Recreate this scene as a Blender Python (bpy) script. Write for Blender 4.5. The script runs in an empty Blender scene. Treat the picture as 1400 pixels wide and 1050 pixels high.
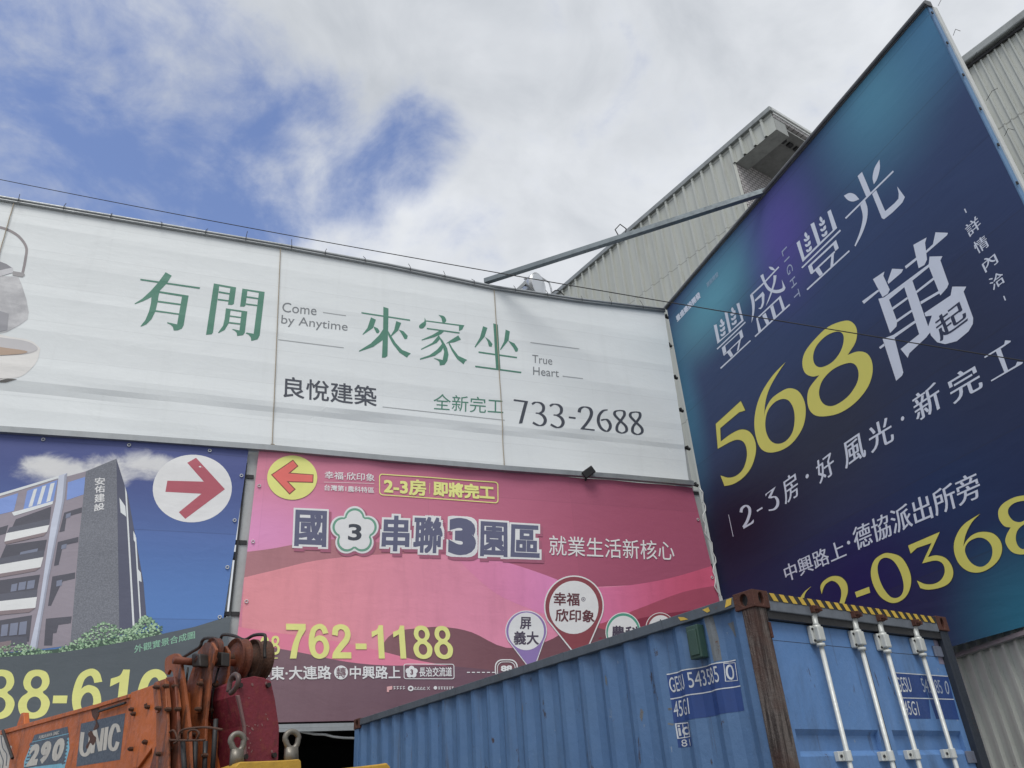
import bpy, bmesh, math, random
from mathutils import Vector, Matrix, geometry
random.seed(7)
C = bpy.context.scene.collection
PI = math.pi

# ------------------------------------------------------------------ camera
PITCH, ROLL, FPX, CAMZ = 0.51024, -0.07030, 1090.27, 1.55
FW = Vector((0, math.cos(PITCH), math.sin(PITCH)))
_u0 = Vector((0, -math.sin(PITCH), math.cos(PITCH)))
RT = Vector((1, 0, 0))*math.cos(ROLL) + _u0*math.sin(ROLL)
UP = Vector((1, 0, 0))*-math.sin(ROLL) + _u0*math.cos(ROLL)
CAM = Vector((0, 0, CAMZ))
cd = bpy.data.cameras.new('camera'); cam = bpy.data.objects.new('camera', cd); C.objects.link(cam)
cd.sensor_width = 36; cd.lens = FPX/1400*36; cd.clip_start = .05; cd.clip_end = 3000
cam.matrix_world = Matrix(((RT.x, UP.x, -FW.x, 0), (RT.y, UP.y, -FW.y, 0), (RT.z, UP.z, -FW.z, CAMZ), (0, 0, 0, 1)))
bpy.context.scene.camera = cam
def ray(x, y):
    return (FW*FPX + RT*(x-700) - UP*(y-525)).normalized()

# ------------------------------------------------------------------ world, sun, exposure
SUN_EL, SUN_AZ = math.radians(58), math.radians(188)      # azimuth clockwise from +Y
scn = bpy.context.scene
W = bpy.data.worlds.new('World'); scn.world = W; W.use_nodes = True
scn.view_settings.view_transform = 'Standard'; scn.view_settings.look = 'None'
scn.view_settings.exposure = 0.5; scn.view_settings.gamma = 1
def world():
    nt = W.node_tree; N = nt.nodes; L = nt.links; N.clear()
    out = N.new('ShaderNodeOutputWorld'); bg = N.new('ShaderNodeBackground'); bg.inputs[1].default_value = .1
    L.new(bg.outputs[0], out.inputs[0])
    sky = N.new('ShaderNodeTexSky'); sky.sky_type = 'NISHITA'; sky.sun_disc = False
    sky.sun_elevation = SUN_EL; sky.sun_rotation = SUN_AZ; sky.air_density = 1.0; sky.dust_density = .6; sky.ozone_density = 1.5
    tc = N.new('ShaderNodeTexCoord')
    def noise(scale, detail, rough, dist=0, off=(0, 0, 0)):
        mp = N.new('ShaderNodeMapping'); L.new(tc.outputs['Generated'], mp.inputs[0]); mp.inputs['Location'].default_value = off
        mp.inputs['Scale'].default_value = (1, 1, 1.35)
        n = N.new('ShaderNodeTexNoise'); n.inputs['Scale'].default_value = scale; n.inputs['Detail'].default_value = detail
        n.inputs['Roughness'].default_value = rough; n.inputs['Distortion'].default_value = dist
        L.new(mp.outputs[0], n.inputs['Vector']); return n.outputs[0]
    def math_(op, a, b=None, c=None, clamp=False):
        m = N.new('ShaderNodeMath'); m.operation = op; m.use_clamp = clamp
        for i, v in enumerate((a, b, c)):
            if v is None: continue
            if isinstance(v, (int, float)): m.inputs[i].default_value = v
            else: L.new(v, m.inputs[i])
        return m.outputs[0]
    def ramp(v, a, b, lo=0., hi=1.):
        m = N.new('ShaderNodeMapRange'); m.interpolation_type = 'SMOOTHSTEP'; L.new(v, m.inputs[0])
        m.inputs[1].default_value = a; m.inputs[2].default_value = b; m.inputs[3].default_value = lo; m.inputs[4].default_value = hi
        return m.outputs[0]
    # gaps in the cloud deck, as directions in the sky
    holes = [((150, 165), 16, 4, .95), ((40, 120), 13, 4, .95), ((310, 245), 10, 2, 1.0), ((425, 222), 9, .5, .80), ((545, 203), 6, 0, .72), ((470, 300), 6, 0, .6), ((620, 345), 6, 0, .5), ((-250, 100), 22, 8, .9),
             ((-1200, 300), 35, 15, .7)]
    h = None
    for (p, ro, ri, amt) in holes:
        c = ray(*p); d = N.new('ShaderNodeVectorMath'); d.operation = 'DOT_PRODUCT'; L.new(tc.outputs['Generated'], d.inputs[0]); d.inputs[1].default_value = c
        r = ramp(d.outputs['Value'], math.cos(math.radians(ro)), math.cos(math.radians(ri)), 0, amt)
        h = r if h is None else math_('MAXIMUM', h, r)
    n1 = noise(5.2, 10, .585, .45, (3.1, .4, 1.7)); n2 = noise(15, 7, .62, .3, (.3, 5, 2)); n3 = noise(2.2, 5, .55, .2, (7, 2, 4))
    f = math_('ADD', math_('MULTIPLY', n1, .78), math_('MULTIPLY', n2, .22))
    cov = math_('SUBTRACT', math_('ADD', math_('MULTIPLY', math_('SUBTRACT', f, .5), 2.5), .97), math_('MULTIPLY', h, .80))
    mask = ramp(cov, .02, .86, 0, .97)
    thick = math_('ADD', math_('MULTIPLY', n3, .55), math_('MULTIPLY', n1, .45))
    # cloud tones: pale edges, greyer thick middles
    tone = N.new('ShaderNodeValToRGB'); e = tone.color_ramp.elements
    e[0].position = .40; e[0].color = (.90, .92, .95, 1); e[1].position = .62; e[1].color = (.60, .63, .67, 1)
    L.new(thick, tone.inputs[0])
    br = N.new('ShaderNodeMix'); br.data_type = 'RGBA'; br.blend_type = 'MULTIPLY'; br.inputs[0].default_value = 1
    L.new(tone.outputs[0], br.inputs[6]); br.inputs[7].default_value = (6.5, 6.55, 6.6, 1)
    sk = N.new('ShaderNodeMix'); sk.data_type = 'RGBA'; sk.blend_type = 'MULTIPLY'; sk.inputs[0].default_value = 1
    L.new(sky.outputs[0], sk.inputs[6]); sk.inputs[7].default_value = (1.42, 1.30, 1.42, 1)
    mx = N.new('ShaderNodeMix'); mx.data_type = 'RGBA'; L.new(mask, mx.inputs[0]); L.new(sk.outputs[2], mx.inputs[6]); L.new(br.outputs[2], mx.inputs[7])
    L.new(mx.outputs[2], bg.inputs[0])
world()
sd = bpy.data.lights.new('sun', 'SUN'); sd.energy = 1.5; sd.angle = math.radians(28); sd.color = (1, .97, .92)
so = bpy.data.objects.new('sun', sd); C.objects.link(so)
sv = Vector((math.sin(SUN_AZ)*math.cos(SUN_EL), math.cos(SUN_AZ)*math.cos(SUN_EL), math.sin(SUN_EL)))
so.rotation_euler = (-sv).to_track_quat('-Z', 'Y').to_euler(); so.location = sv*60

# ------------------------------------------------------------------ materials
def s2l(c):
    c /= 255.
    return c/12.92 if c <= .04045 else ((c+.055)/1.055)**2.4
RK = [1.3]
def rgb(r, g, b, k=None):
    k = RK[0] if k is None else k
    c = [s2l(v) for v in (r, g, b)]; y = .3*c[0]+.6*c[1]+.1*c[2]
    return tuple(min(.85, (v*.9+y*.1)*k) for v in c) + (1,)  # slight greying mixes haze into the print colours
class NT:
    def __init__(s, name):
        s.m = bpy.data.materials.new(name); s.m.use_nodes = True; s.n = s.m.node_tree.nodes; s.l = s.m.node_tree.links
        s.b = s.n['Principled BSDF']
    def node(s, t, **kw):
        n = s.n.new(t)
        for k, v in kw.items(): setattr(n, k, v)
        return n
    def put(s, sock, v):
        if hasattr(v, 'is_linked') or hasattr(v, 'links'): s.l.new(v, sock)
        else: sock.default_value = v
    def pos(s, scale=(1, 1, 1), off=(0, 0, 0), rot=0):
        g = s.node('ShaderNodeNewGeometry'); m = s.node('ShaderNodeMapping'); s.l.new(g.outputs['Position'], m.inputs[0])
        m.inputs['Rotation'].default_value = (0, 0, rot)
        m2 = s.node('ShaderNodeMapping'); s.l.new(m.outputs[0], m2.inputs[0]); m2.inputs['Scale'].default_value = scale; m2.inputs['Location'].default_value = off
        return m2.outputs[0]
    def uv(s):
        return s.node('ShaderNodeUVMap', uv_map='UV').outputs[0]
    def noise(s, vec, scale, detail=5, rough=.55, dist=0):
        n = s.node('ShaderNodeTexNoise'); s.l.new(vec, n.inputs['Vector'])
        for k, v in (('Scale', scale), ('Detail', detail), ('Roughness', rough), ('Distortion', dist)): n.inputs[k].default_value = v
        return n.outputs[0]
    def math(s, op, a, b=None, clamp=False):
        m = s.node('ShaderNodeMath', operation=op, use_clamp=clamp)
        s.put(m.inputs[0], a)
        if b is not None: s.put(m.inputs[1], b)
        return m.outputs[0]
    def ramp(s, v, a, b, lo=0., hi=1.):
        m = s.node('ShaderNodeMapRange', interpolation_type='SMOOTHSTEP'); s.put(m.inputs[0], v)
        for i, x in enumerate((a, b, lo, hi)): m.inputs[i+1].default_value = x
        return m.outputs[0]
    def mix(s, f, a, b, mode='MIX'):
        m = s.node('ShaderNodeMix', data_type='RGBA', blend_type=mode); s.put(m.inputs[0], f); s.put(m.inputs[6], a); s.put(m.inputs[7], b)
        return m.outputs[2]
    def bump(s, h, strength, dist):
        b = s.node('ShaderNodeBump'); b.inputs['Strength'].default_value = strength; b.inputs['Distance'].default_value = dist
        s.l.new(h, b.inputs['Height']); s.l.new(b.outputs[0], s.b.inputs['Normal'])
    def fin(s, col, rough=.5, metal=0., spec=.5):
        s.put(s.b.inputs['Base Color'], col); s.put(s.b.inputs['Roughness'], rough); s.b.inputs['Metallic'].default_value = metal
        s.b.inputs['Specular IOR Level'].default_value = spec
        return s.m
FYAW = 0.38148                                           # facade direction
def cloth_bump(t, k=1.0):
    p = t.pos((.9, .9, 2.4), rot=-FYAW); q = t.pos((1, 1, 1), rot=-FYAW)
    a = t.noise(p, 1.3, 6, .6, .6); b = t.noise(q, 2.2, 5, .6, 1.2)
    t.bump(t.math('ADD', a, t.math('MULTIPLY', b, .6)), .22*k, .03)
_pc = {}
def print_mat(name, col, rough=.5, k=1.0, dirt=.10):
    """printed ink on vinyl: colour with faint dirt, shares the sheet's wrinkles"""
    key = (col, rough, k)
    if key in _pc: return _pc[key]
    t = NT(name); cloth_bump(t, k)
    d = t.ramp(t.noise(t.pos((3, 3, .7)), 1.5, 6, .65), .35, .75)
    c = t.mix(t.math('MULTIPLY', d, dirt), col, (col[0]*.55, col[1]*.55, col[2]*.55, 1))
    _pc[key] = t.fin(c, rough, 0, .35); return _pc[key]
def weathered(name, col, rough=.5, metal=0., rust=0., dark=.3, scale=3., stretch=(1, 1, .25), bump=.0):
    t = NT(name); p = t.pos(stretch)
    d = t.noise(p, scale, 8, .65); e = t.noise(t.pos((1, 1, 1)), scale*6, 6, .6)
    c = t.mix(t.ramp(d, .35, .75, 0, dark), col, (col[0]*.45, col[1]*.45, col[2]*.45, 1))
    c = t.mix(t.ramp(e, .45, .8, 0, dark*.7), c, (col[0]*.6+.03, col[1]*.6+.03, col[2]*.6+.03, 1))
    if rust > 0:
        r = t.math('ADD', t.math('MULTIPLY', d, .5), t.math('MULTIPLY', e, .5))
        th = .70-.28*rust
        rc = t.mix(e, (.05, .018, .010, 1), (.16, .06, .028, 1))
        c = t.mix(t.ramp(r, th, th+.07), c, rc)
    if bump: t.bump(e, bump, .01)
    return t.fin(c, t.ramp(e, .3, .7, rough-.1, rough+.12), metal)

# ------------------------------------------------------------------ object helpers
def tag(o, label, cat, group=None, kind=None):
    if label: o['label'] = label
    if cat: o['category'] = cat
    if group: o['group'] = group
    if kind: o['kind'] = kind
    return o
def thing(name, label, cat, loc, group=None):
    o = bpy.data.objects.new(name, None); o.empty_display_size = .2; C.objects.link(o); o.location = loc
    return tag(o, label, cat, group)
def origin(o):
    v = Vector((0, 0, 0))
    while o is not None: v += Vector(o.location); o = o.parent
    return v
def link(name, bm, mat, parent=None, smooth=False, bevel=0., loc=None):
    """bm in world coordinates"""
    org = origin(parent) if parent is not None else Vector((0, 0, 0))
    if loc is not None: org = Vector(loc)
    bmesh.ops.translate(bm, verts=bm.verts, vec=-org)
    me = bpy.data.meshes.new(name); bm.to_mesh(me); bm.free()
    for m in (mat if isinstance(mat, (list, tuple)) else [mat]): me.materials.append(m)
    if smooth: me.polygons.foreach_set('use_smooth', [True]*len(me.polygons))
    o = bpy.data.objects.new(name, me); C.objects.link(o)
    if parent is not None: o.parent = parent
    if loc is not None: o.location = loc
    if bevel:
        b = o.modifiers.new('bevel', 'BEVEL'); b.width = bevel; b.segments = 2; b.limit_method = 'ANGLE'; b.angle_limit = math.radians(35)
    return o
def bm_box(bm, o, x, y, z, mi=0):
    """box from corner o along three edge vectors"""
    vs = [bm.verts.new(o + x*i + y*j + z*k) for i in (0, 1) for j in (0, 1) for k in (0, 1)]
    for q in ((0, 1, 3, 2), (4, 6, 7, 5), (0, 4, 5, 1), (2, 3, 7, 6), (0, 2, 6, 4), (1, 5, 7, 3)):
        f = bm.faces.new([vs[i] for i in q]); f.material_index = mi
    return vs
def bm_tube(bm, pts, r, seg=10, closed=False, cap=True, square=False):
    pts = [Vector(p) for p in pts]; n = len(pts); rings = []
    if square: seg = 4
    ref = None
    for i, p in enumerate(pts):
        a = pts[(i-1) % n] if (closed or i > 0) else p; b = pts[(i+1) % n] if (closed or i < n-1) else p
        t = (b-a).normalized()
        if ref is None: ref = Vector((0, 0, 1)) if abs(t.z) < .9 else Vector((1, 0, 0))
        x = (ref - t*ref.dot(t)).normalized(); y = t.cross(x); ref = x
        rr = r[i] if isinstance(r, (list, tuple)) else r
        off = PI/4 if square else 0; k = rr*(1.414 if square else 1)
        rings.append([bm.verts.new(p + (x*math.cos(off+2*PI*j/seg) + y*math.sin(off+2*PI*j/seg))*k) for j in range(seg)])
    for i in range(n if closed else n-1):
        A, B = rings[i], rings[(i+1) % n]
        for j in range(seg): bm.faces.new((A[j], A[(j+1) % seg], B[(j+1) % seg], B[j]))
    if cap and not closed: bm.faces.new(rings[0][::-1]); bm.faces.new(rings[-1])
def bm_prism(bm, pts, ext, holes=()):
    """polygon (world points) extruded by vector ext"""
    allp = [list(pts)] + [list(h) for h in holes]
    tris = geometry.tessellate_polygon(allp)
    flat = [p for l in allp for p in l]
    v0 = [bm.verts.new(p) for p in flat]; v1 = [bm.verts.new(p+ext) for p in flat]
    for t in tris:
        try: bm.faces.new([v0[i] for i in t]); bm.faces.new([v1[i] for i in reversed(t)])
        except ValueError: pass
    k = 0
    for l in allp:
        n = len(l)
        for i in range(n): bm.faces.new((v0[k+i], v0[k+(i+1) % n], v1[k+(i+1) % n], v1[k+i]))
        k += n
    bmesh.ops.recalc_face_normals(bm, faces=bm.faces)
def smooth_path(pts, n=5, closed=True):
    """Catmull-Rom through points; a third element marks a corner"""
    P = [(p[0], p[1]) for p in pts]; K = [len(p) > 2 for p in pts]; m = len(P); out = []
    for i in range(m if closed else m-1):
        a, b = P[i], P[(i+1) % m]
        p0 = P[(i-1) % m] if (closed or i > 0) else a; p3 = P[(i+2) % m] if (closed or i+2 < m) else b
        t1 = ((b[0]-a[0])*.9, (b[1]-a[1])*.9) if K[i] else ((b[0]-p0[0])*.5, (b[1]-p0[1])*.5)
        t2 = ((b[0]-a[0])*.9, (b[1]-a[1])*.9) if K[(i+1) % m] else ((p3[0]-a[0])*.5, (p3[1]-a[1])*.5)
        for j in range(n):
            t = j/n; h1 = 2*t**3-3*t**2+1; h2 = t**3-2*t**2+t; h3 = -2*t**3+3*t**2; h4 = t**3-t**2
            out.append((h1*a[0]+h2*t1[0]+h3*b[0]+h4*t2[0], h1*a[1]+h2*t1[1]+h3*b[1]+h4*t2[1]))
    if not closed: out.append(P[-1])
    return out
def pen(pts, tmin, tmax, closed=False, n=6, smooth=True, ang=0.):
    """broad-nib stroke: thick on uprights, thin on horizontals; a list of quads (one polygon)"""
    q = smooth_path(pts, n, closed) if smooth else list(pts)
    L, R = [], []
    for i, p in enumerate(q):
        a = q[(i-1) % len(q)] if (closed or i > 0) else p; b = q[(i+1) % len(q)] if (closed or i < len(q)-1) else p
        dx, dy = b[0]-a[0], b[1]-a[1]; d = math.hypot(dx, dy) or 1; dx /= d; dy /= d
        w = (tmin + (tmax-tmin)*abs(math.sin(math.atan2(dy, dx)-ang)))/2
        L.append((p[0]-dy*w, p[1]+dx*w)); R.append((p[0]+dy*w, p[1]-dx*w))
    out = []
    for i in range(0, len(q)-1, 6):
        j = min(i+6, len(q)-1); out.append(L[i:j+1] + R[i:j+1][::-1])
    return out
def area(p): return abs(sum(p[i][0]*p[(i+1) % len(p)][1]-p[(i+1) % len(p)][0]*p[i][1] for i in range(len(p))))/2
def oval(cx, cy, rx, ry, n=40, tilt=0.):
    return [(cx+rx*math.cos(t)*math.cos(tilt)-ry*math.sin(t)*math.sin(tilt), cy+rx*math.cos(t)*math.sin(tilt)+ry*math.sin(t)*math.cos(tilt)) for t in [2*PI*i/n for i in range(n)]]
def rrect(x0, y0, x1, y1, r, n=5):
    out = []
    for cx, cy, a in ((x1-r, y0+r, -90), (x1-r, y1-r, 0), (x0+r, y1-r, 90), (x0+r, y0+r, 180)):
        out += [(cx+r*math.cos(math.radians(a+90*i/n)), cy+r*math.sin(math.radians(a+90*i/n))) for i in range(n+1)]
    return out

def link_each(name, bm, mat, parent, smooth=False, bevel=0.):
    """every loose piece of bm becomes a part of its own"""
    bm.verts.index_update(); seen = set(); out = []
    for v in bm.verts:
        if v.index in seen: continue
        stack = [v]; seen.add(v.index); comp = []
        while stack:
            q = stack.pop(); comp.append(q)
            for e in q.link_edges:
                w = e.other_vert(q)
                if w.index not in seen: seen.add(w.index); stack.append(w)
        nb = bmesh.new(); mp = {q: nb.verts.new(q.co) for q in comp}; fs = {f for q in comp for f in q.link_faces}
        for f in sorted(fs, key=lambda f: f.index):
            nf = nb.faces.new([mp[q] for q in f.verts]); nf.material_index = f.material_index
        out.append(link(name, nb, mat, parent, smooth, bevel))
    bm.free(); return out
# ------------------------------------------------------------------ flat boards that carry print
class Board:
    def __init__(s, P, U, disp=None, step=.0, ulines=None, V=Vector((0, 0, 1)), gap=.004):
        s.gap = gap
        s.O = P; s.U = U.normalized(); s.V = V; s.N = s.U.cross(s.V).normalized()
        if s.N.dot(CAM-P) < 0: s.N = -s.N
        s.disp = disp or (lambda u, v: 0.); s.step = step; s.ul = ulines
    def hit(s, x, y):
        d = ray(x, y); return CAM + d*((s.O-CAM).dot(s.N)/d.dot(s.N))
    def uv(s, x, y):
        p = s.hit(x, y)-s.O; return (p.dot(s.U), p.dot(s.V))
    def at(s, u, v, h=0.): return s.O + s.U*u + s.V*v + s.N*(h + s.disp(u, v))
    def mesh(s, polys, layer):
        """polys: list of [outer, hole, ...] in (u, v)"""
        bm = bmesh.new()
        for kk, pg in enumerate(polys):
            pg = [[Vector((a, b, (kk % 97)*.00003)) for a, b in l] for l in pg]
            fl = [p for l in pg for p in l]
            if len(pg[0]) < 3: continue
            vs = [bm.verts.new(p) for p in fl]
            for t in geometry.tessellate_polygon(pg):
                if len(set(t)) < 3: continue
                try: bm.faces.new([vs[i] for i in t])
                except ValueError: pass
        s.cut(bm); s.lift(bm, layer); return bm
    def cut(s, bm):
        if not bm.verts: return
        for ax in (0, 1):
            lo = min(v.co[ax] for v in bm.verts); hi = max(v.co[ax] for v in bm.verts)
            if ax == 0 and s.ul is not None: ls = [x for x in s.ul if lo < x < hi]
            elif s.step and not (ax == 1 and s.ul is not None):
                ls = [k*s.step for k in range(math.ceil(lo/s.step), math.floor(hi/s.step)+1)]
            else: ls = []
            no = Vector((1, 0, 0)) if ax == 0 else Vector((0, 1, 0))
            for l in ls:
                bmesh.ops.bisect_plane(bm, geom=bm.verts[:]+bm.edges[:]+bm.faces[:], dist=1e-6, plane_co=no*l, plane_no=no)
    def lift(s, bm, layer):
        for v in bm.verts: v.co = s.at(v.co.x, v.co.y, layer*s.gap + v.co.z*s.gap/.004)
        bm.normal_update()
        fl = [f for f in bm.faces if f.normal.dot(s.N) < 0]
        if fl: bmesh.ops.reverse_faces(bm, faces=fl)
    def px(s, pts, z=None):
        if z: pts = [z(p) for p in pts]
        return [s.uv(p[0], p[1]) for p in pts]
class Z:                                                  # a measured window of the photograph -> photograph coordinates
    def __init__(s, x, y, k): s.x, s.y, s.k = x, y, k
    def __call__(s, p): return (s.x+p[0]/s.k, s.y+p[1]/s.k)
_tx = {}
def glyphs(text, off):
    key = (text, off)
    if key not in _tx:
        c = bpy.data.curves.new('t', 'FONT'); c.body = text; c.size = 1; c.offset = off; c.fill_mode = 'FRONT'; c.resolution_u = 4
        o = bpy.data.objects.new('t', c); C.objects.link(o)
        dg = bpy.context.evaluated_depsgraph_get(); dg.update()
        me = bpy.data.meshes.new_from_object(o.evaluated_get(dg))
        vs = [v.co.copy() for v in me.vertices]; fs = [tuple(p.vertices) for p in me.polygons]
        bpy.data.objects.remove(o); bpy.data.curves.remove(c); bpy.data.meshes.remove(me); _tx[key] = (vs, fs)
    return _tx[key]
def text_bm(board, text, BL, BR, TL, layer, off=0., song=0., z=None, rot=0):
    """text whose ink box has these three corners in the photograph; song: horizontals thinned, uprights thickened"""
    latin = text.isascii() and off < .1; vs, fs = glyphs(text, off if latin and not song else 0.)
    x0 = min(v.x for v in vs); x1 = max(v.x for v in vs); y0 = min(v.y for v in vs); y1 = max(v.y for v in vs)
    if song: sh_ = [(0, 0), (-song*.5, 0), (song*.5, 0)]
    elif off > 0 and not latin:
        sh_ = [(0, 0)] + [(off*i, off*j) for i in (-1, 0, 1) for j in (-1, 0, 1) if i or j]
        if off > .06: sh_ += [(off*i/2, off*j/2) for i in (-2, -1, 1, 2) for j in (-2, -1, 1, 2) if abs(i) == 1 or abs(j) == 1]
        x0 -= off; x1 += off; y0 -= off; y1 += off
    else: sh_ = [(0, 0)]
    if z: BL, BR, TL = z(BL), z(BR), z(TL)
    bl, br, tl = [Vector(board.uv(*p)) for p in (BL, BR, TL)]
    ax = (br-bl)/(x1-x0); ay = (tl-bl)/(y1-y0)
    bm = bmesh.new()
    for k, (sx, sy) in enumerate(sh_):
        m = [bm.verts.new((*(bl + ax*(v.x-x0+sx) + ay*(v.y-y0+sy)), k*.00012)) for v in vs]
        for f in fs:
            try: bm.faces.new([m[i] for i in f])
            except ValueError: pass
    board.cut(bm); board.lift(bm, layer); return bm
def lettering(board, parent, text, BL, BR, TL, mat, layer=1, off=0., song=0., z=None, name='lettering'):
    return link(name, text_bm(board, text, BL, BR, TL, layer, off, song, z), mat, parent)
DIG = {'8': ([(.5, 1.01), (.80, .95), (.92, .76), (.85, .61), (.74, .535), (.92, .43), (1, .28), (.87, .07), (.5, -.01), (.13, .07), (0, .28), (.08, .43), (.26, .535), (.15, .61), (.08, .76), (.2, .95)], oval(.5, .74, .18, .135, 20), oval(.5, .28, .225, .165, 20)),
    '6': ([(.52, 1.01), (.82, .94), (.97, .74, 1), (.70, .71, 1), (.63, .82), (.52, .86), (.36, .78), (.28, .585, 1), (.40, .645), (.58, .665), (.86, .58), (1, .33), (.88, .09), (.52, -.01), (.15, .10), (0, .45), (.14, .86)], oval(.525, .32, .21, .195, 20)),
    '2': ([(.04, .69, 1), (.12, .92), (.48, 1.01), (.84, .93), (.96, .71), (.86, .50), (.62, .32), (.42, .18, 1), (.96, .18, 1), (.96, 0, 1), (.02, 0, 1), (.08, .17), (.35, .40), (.60, .58), (.68, .71), (.62, .82), (.48, .86), (.36, .81), (.32, .66, 1)],),
    '7': ([(.03, 1, 1), (.97, 1, 1), (.97, .83, 1), (.68, .5), (.52, 0, 1), (.22, 0, 1), (.36, .42), (.63, .82, 1), (.03, .82, 1)],),
    '1': ([(.70, 0, 1), (.70, 1, 1), (.48, 1, 1), (.38, .87), (.10, .80, 1), (.10, .63, 1), (.40, .73, 1), (.40, 0, 1)],),
    '0': ([(.5, 1.01), (.86, .88), (1, .5), (.86, .12), (.5, -.01), (.14, .12), (0, .5), (.14, .88)], oval(.5, .5, .21, .33, 22)),
    '-': ([(.12, .27, 1), (.88, .27, 1), (.88, .44, 1), (.12, .44, 1)],)}
def digits(board, parent, text, BL, BR, TL, mat, layer, gap=.12):
    """heavy grotesque numerals"""
    w = [(.72 if c == '-' else 1.) for c in text]; tot = sum(w)+gap*(len(text)-1)
    bl, br, tl = [Vector(board.uv(*p)) for p in (BL, BR, TL)]; x = 0; P = []
    for c, wc in zip(text, w):
        P.append([[tuple(bl + (br-bl)*((x+wc*p[0])/tot) + (tl-bl)*p[1]) for p in (smooth_path(o, 5) if i == 0 else o)] for i, o in enumerate(DIG[c])]); x += wc+gap
    return link('lettering', board.mesh(P, layer), mat, parent)
def art(board, parent, polys, mat, layer=1, z=None, name='lettering'):
    """polys: list of polygons (or [outer, hole..]) in photograph / window coordinates"""
    P = []
    for p in polys:
        g = p if isinstance(p[0], list) else [p]
        g = [board.px(l, z) for l in g]
        if len(g) > 1: g.sort(key=area, reverse=True)
        P.append(g)
    return link(name, board.mesh(P, layer), mat, parent)
def strip(a, b, w):
    dx, dy = b[0]-a[0], b[1]-a[1]; d = math.hypot(dx, dy); nx, ny = -dy/d*w/2, dx/d*w/2
    return [(a[0]+nx, a[1]+ny), (b[0]+nx, b[1]+ny), (b[0]-nx, b[1]-ny), (a[0]-nx, a[1]-ny)]

# ------------------------------------------------------------------ frame of the place
CY = 0.62955                                              # container / warehouse direction
E_ = Vector((math.cos(CY), math.sin(CY), 0)); A_ = Vector((-math.sin(CY), math.cos(CY), 0)); ZZ = Vector((0, 0, 1))
CC = Vector((1.54282, 5.52122, CAMZ+1.35105))             # top corner of the container nearest the lens
CL, CW = 6.5095, 2.438
G_ = Vector((math.cos(FYAW), math.sin(FYAW), 0)); GN = Vector((math.sin(FYAW), -math.cos(FYAW), 0))   # facade, facing the yard
FP = (CC + A_*CL) - GN*1.2; FP.z = 0
galv = weathered('galvanised_steel', (.36, .38, .39, 1), .45, .55, .12, .35, 2)
dark_metal = weathered('dark_steel', (.035, .035, .038, 1), .5, .3, .2, .3, 4)
rope_m = weathered('rope', (.42, .36, .28, 1), .9, 0, 0, .3, 10)
black_m = weathered('black_rubber', (.015, .015, .017, 1), .6, 0, 0, .2, 5)
white_m = weathered('white_paint', (.62, .64, .63, 1), .45, 0, .12, .35, 5)

# ------------------------------------------------------------------ ground
t = NT('yard_concrete'); n1 = t.noise(t.pos(), .6, 8, .6); n2 = t.noise(t.pos(), 9, 8, .7)
t.bump(n2, .3, .02); gm = t.fin(t.mix(n1, t.mix(n2, (.20, .20, .19, 1), (.30, .29, .27, 1)), (.15, .15, .145, 1)), .85)
bm = bmesh.new(); vs = [bm.verts.new((x, y, 0)) for x, y in ((-400, -400), (400, -400), (400, 400), (-400, 400))]; bm.faces.new(vs)
tag(link('ground', bm, gm), None, None, kind='structure')
# ------------------------------------------------------------------ print and cloth of the signs
def board_uv(t, b):
    g = t.node('ShaderNodeNewGeometry'); s = t.node('ShaderNodeVectorMath', operation='SUBTRACT')
    t.l.new(g.outputs['Position'], s.inputs[0]); s.inputs[1].default_value = b.O
    r = []
    for ax in (b.U, b.V):
        d = t.node('ShaderNodeVectorMath', operation='DOT_PRODUCT'); t.l.new(s.outputs[0], d.inputs[0]); d.inputs[1].default_value = ax
        r.append(d.outputs['Value'])
    return r
def blob(t, uv, c, rx, ry, lo=0., tilt=0., warp=None):
    du = t.math('SUBTRACT', uv[0], c[0]); dv = t.math('SUBTRACT', uv[1], c[1])
    if tilt:
        du2 = t.math('ADD', t.math('MULTIPLY', du, math.cos(tilt)), t.math('MULTIPLY', dv, math.sin(tilt)))
        dv = t.math('SUBTRACT', t.math('MULTIPLY', dv, math.cos(tilt)), t.math('MULTIPLY', du, math.sin(tilt))); du = du2
    a = t.math('DIVIDE', du, rx); b = t.math('DIVIDE', dv, ry)
    r = t.math('SQRT', t.math('ADD', t.math('MULTIPLY', a, a), t.math('MULTIPLY', b, b)))
    if warp is not None: r = t.math('ADD', r, warp)
    return t.ramp(r, lo, 1., 1., 0.)
def seams(t, uv, gap, col, amt=.12, w=.012, horizontal=True):
    v = t.math('DIVIDE', uv[1] if horizontal else uv[0], gap); f = t.math('FRACT', v)
    d = t.math('ABSOLUTE', t.math('SUBTRACT', f, .5)); m = t.ramp(d, 0, w, amt, 0)
    wn = t.node('ShaderNodeTexWhiteNoise', noise_dimensions='1D'); t.l.new(t.math('FLOOR', t.math('ADD', v, .5)), wn.inputs['W'])
    col = t.mix(t.math('MULTIPLY', wn.outputs[0], amt*.55), col, (.05, .05, .06, 1))
    return t.mix(m, col, (.03, .03, .04, 1))
wh = lambda: print_mat('ink_white', rgb(228, 232, 240), .5)
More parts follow.
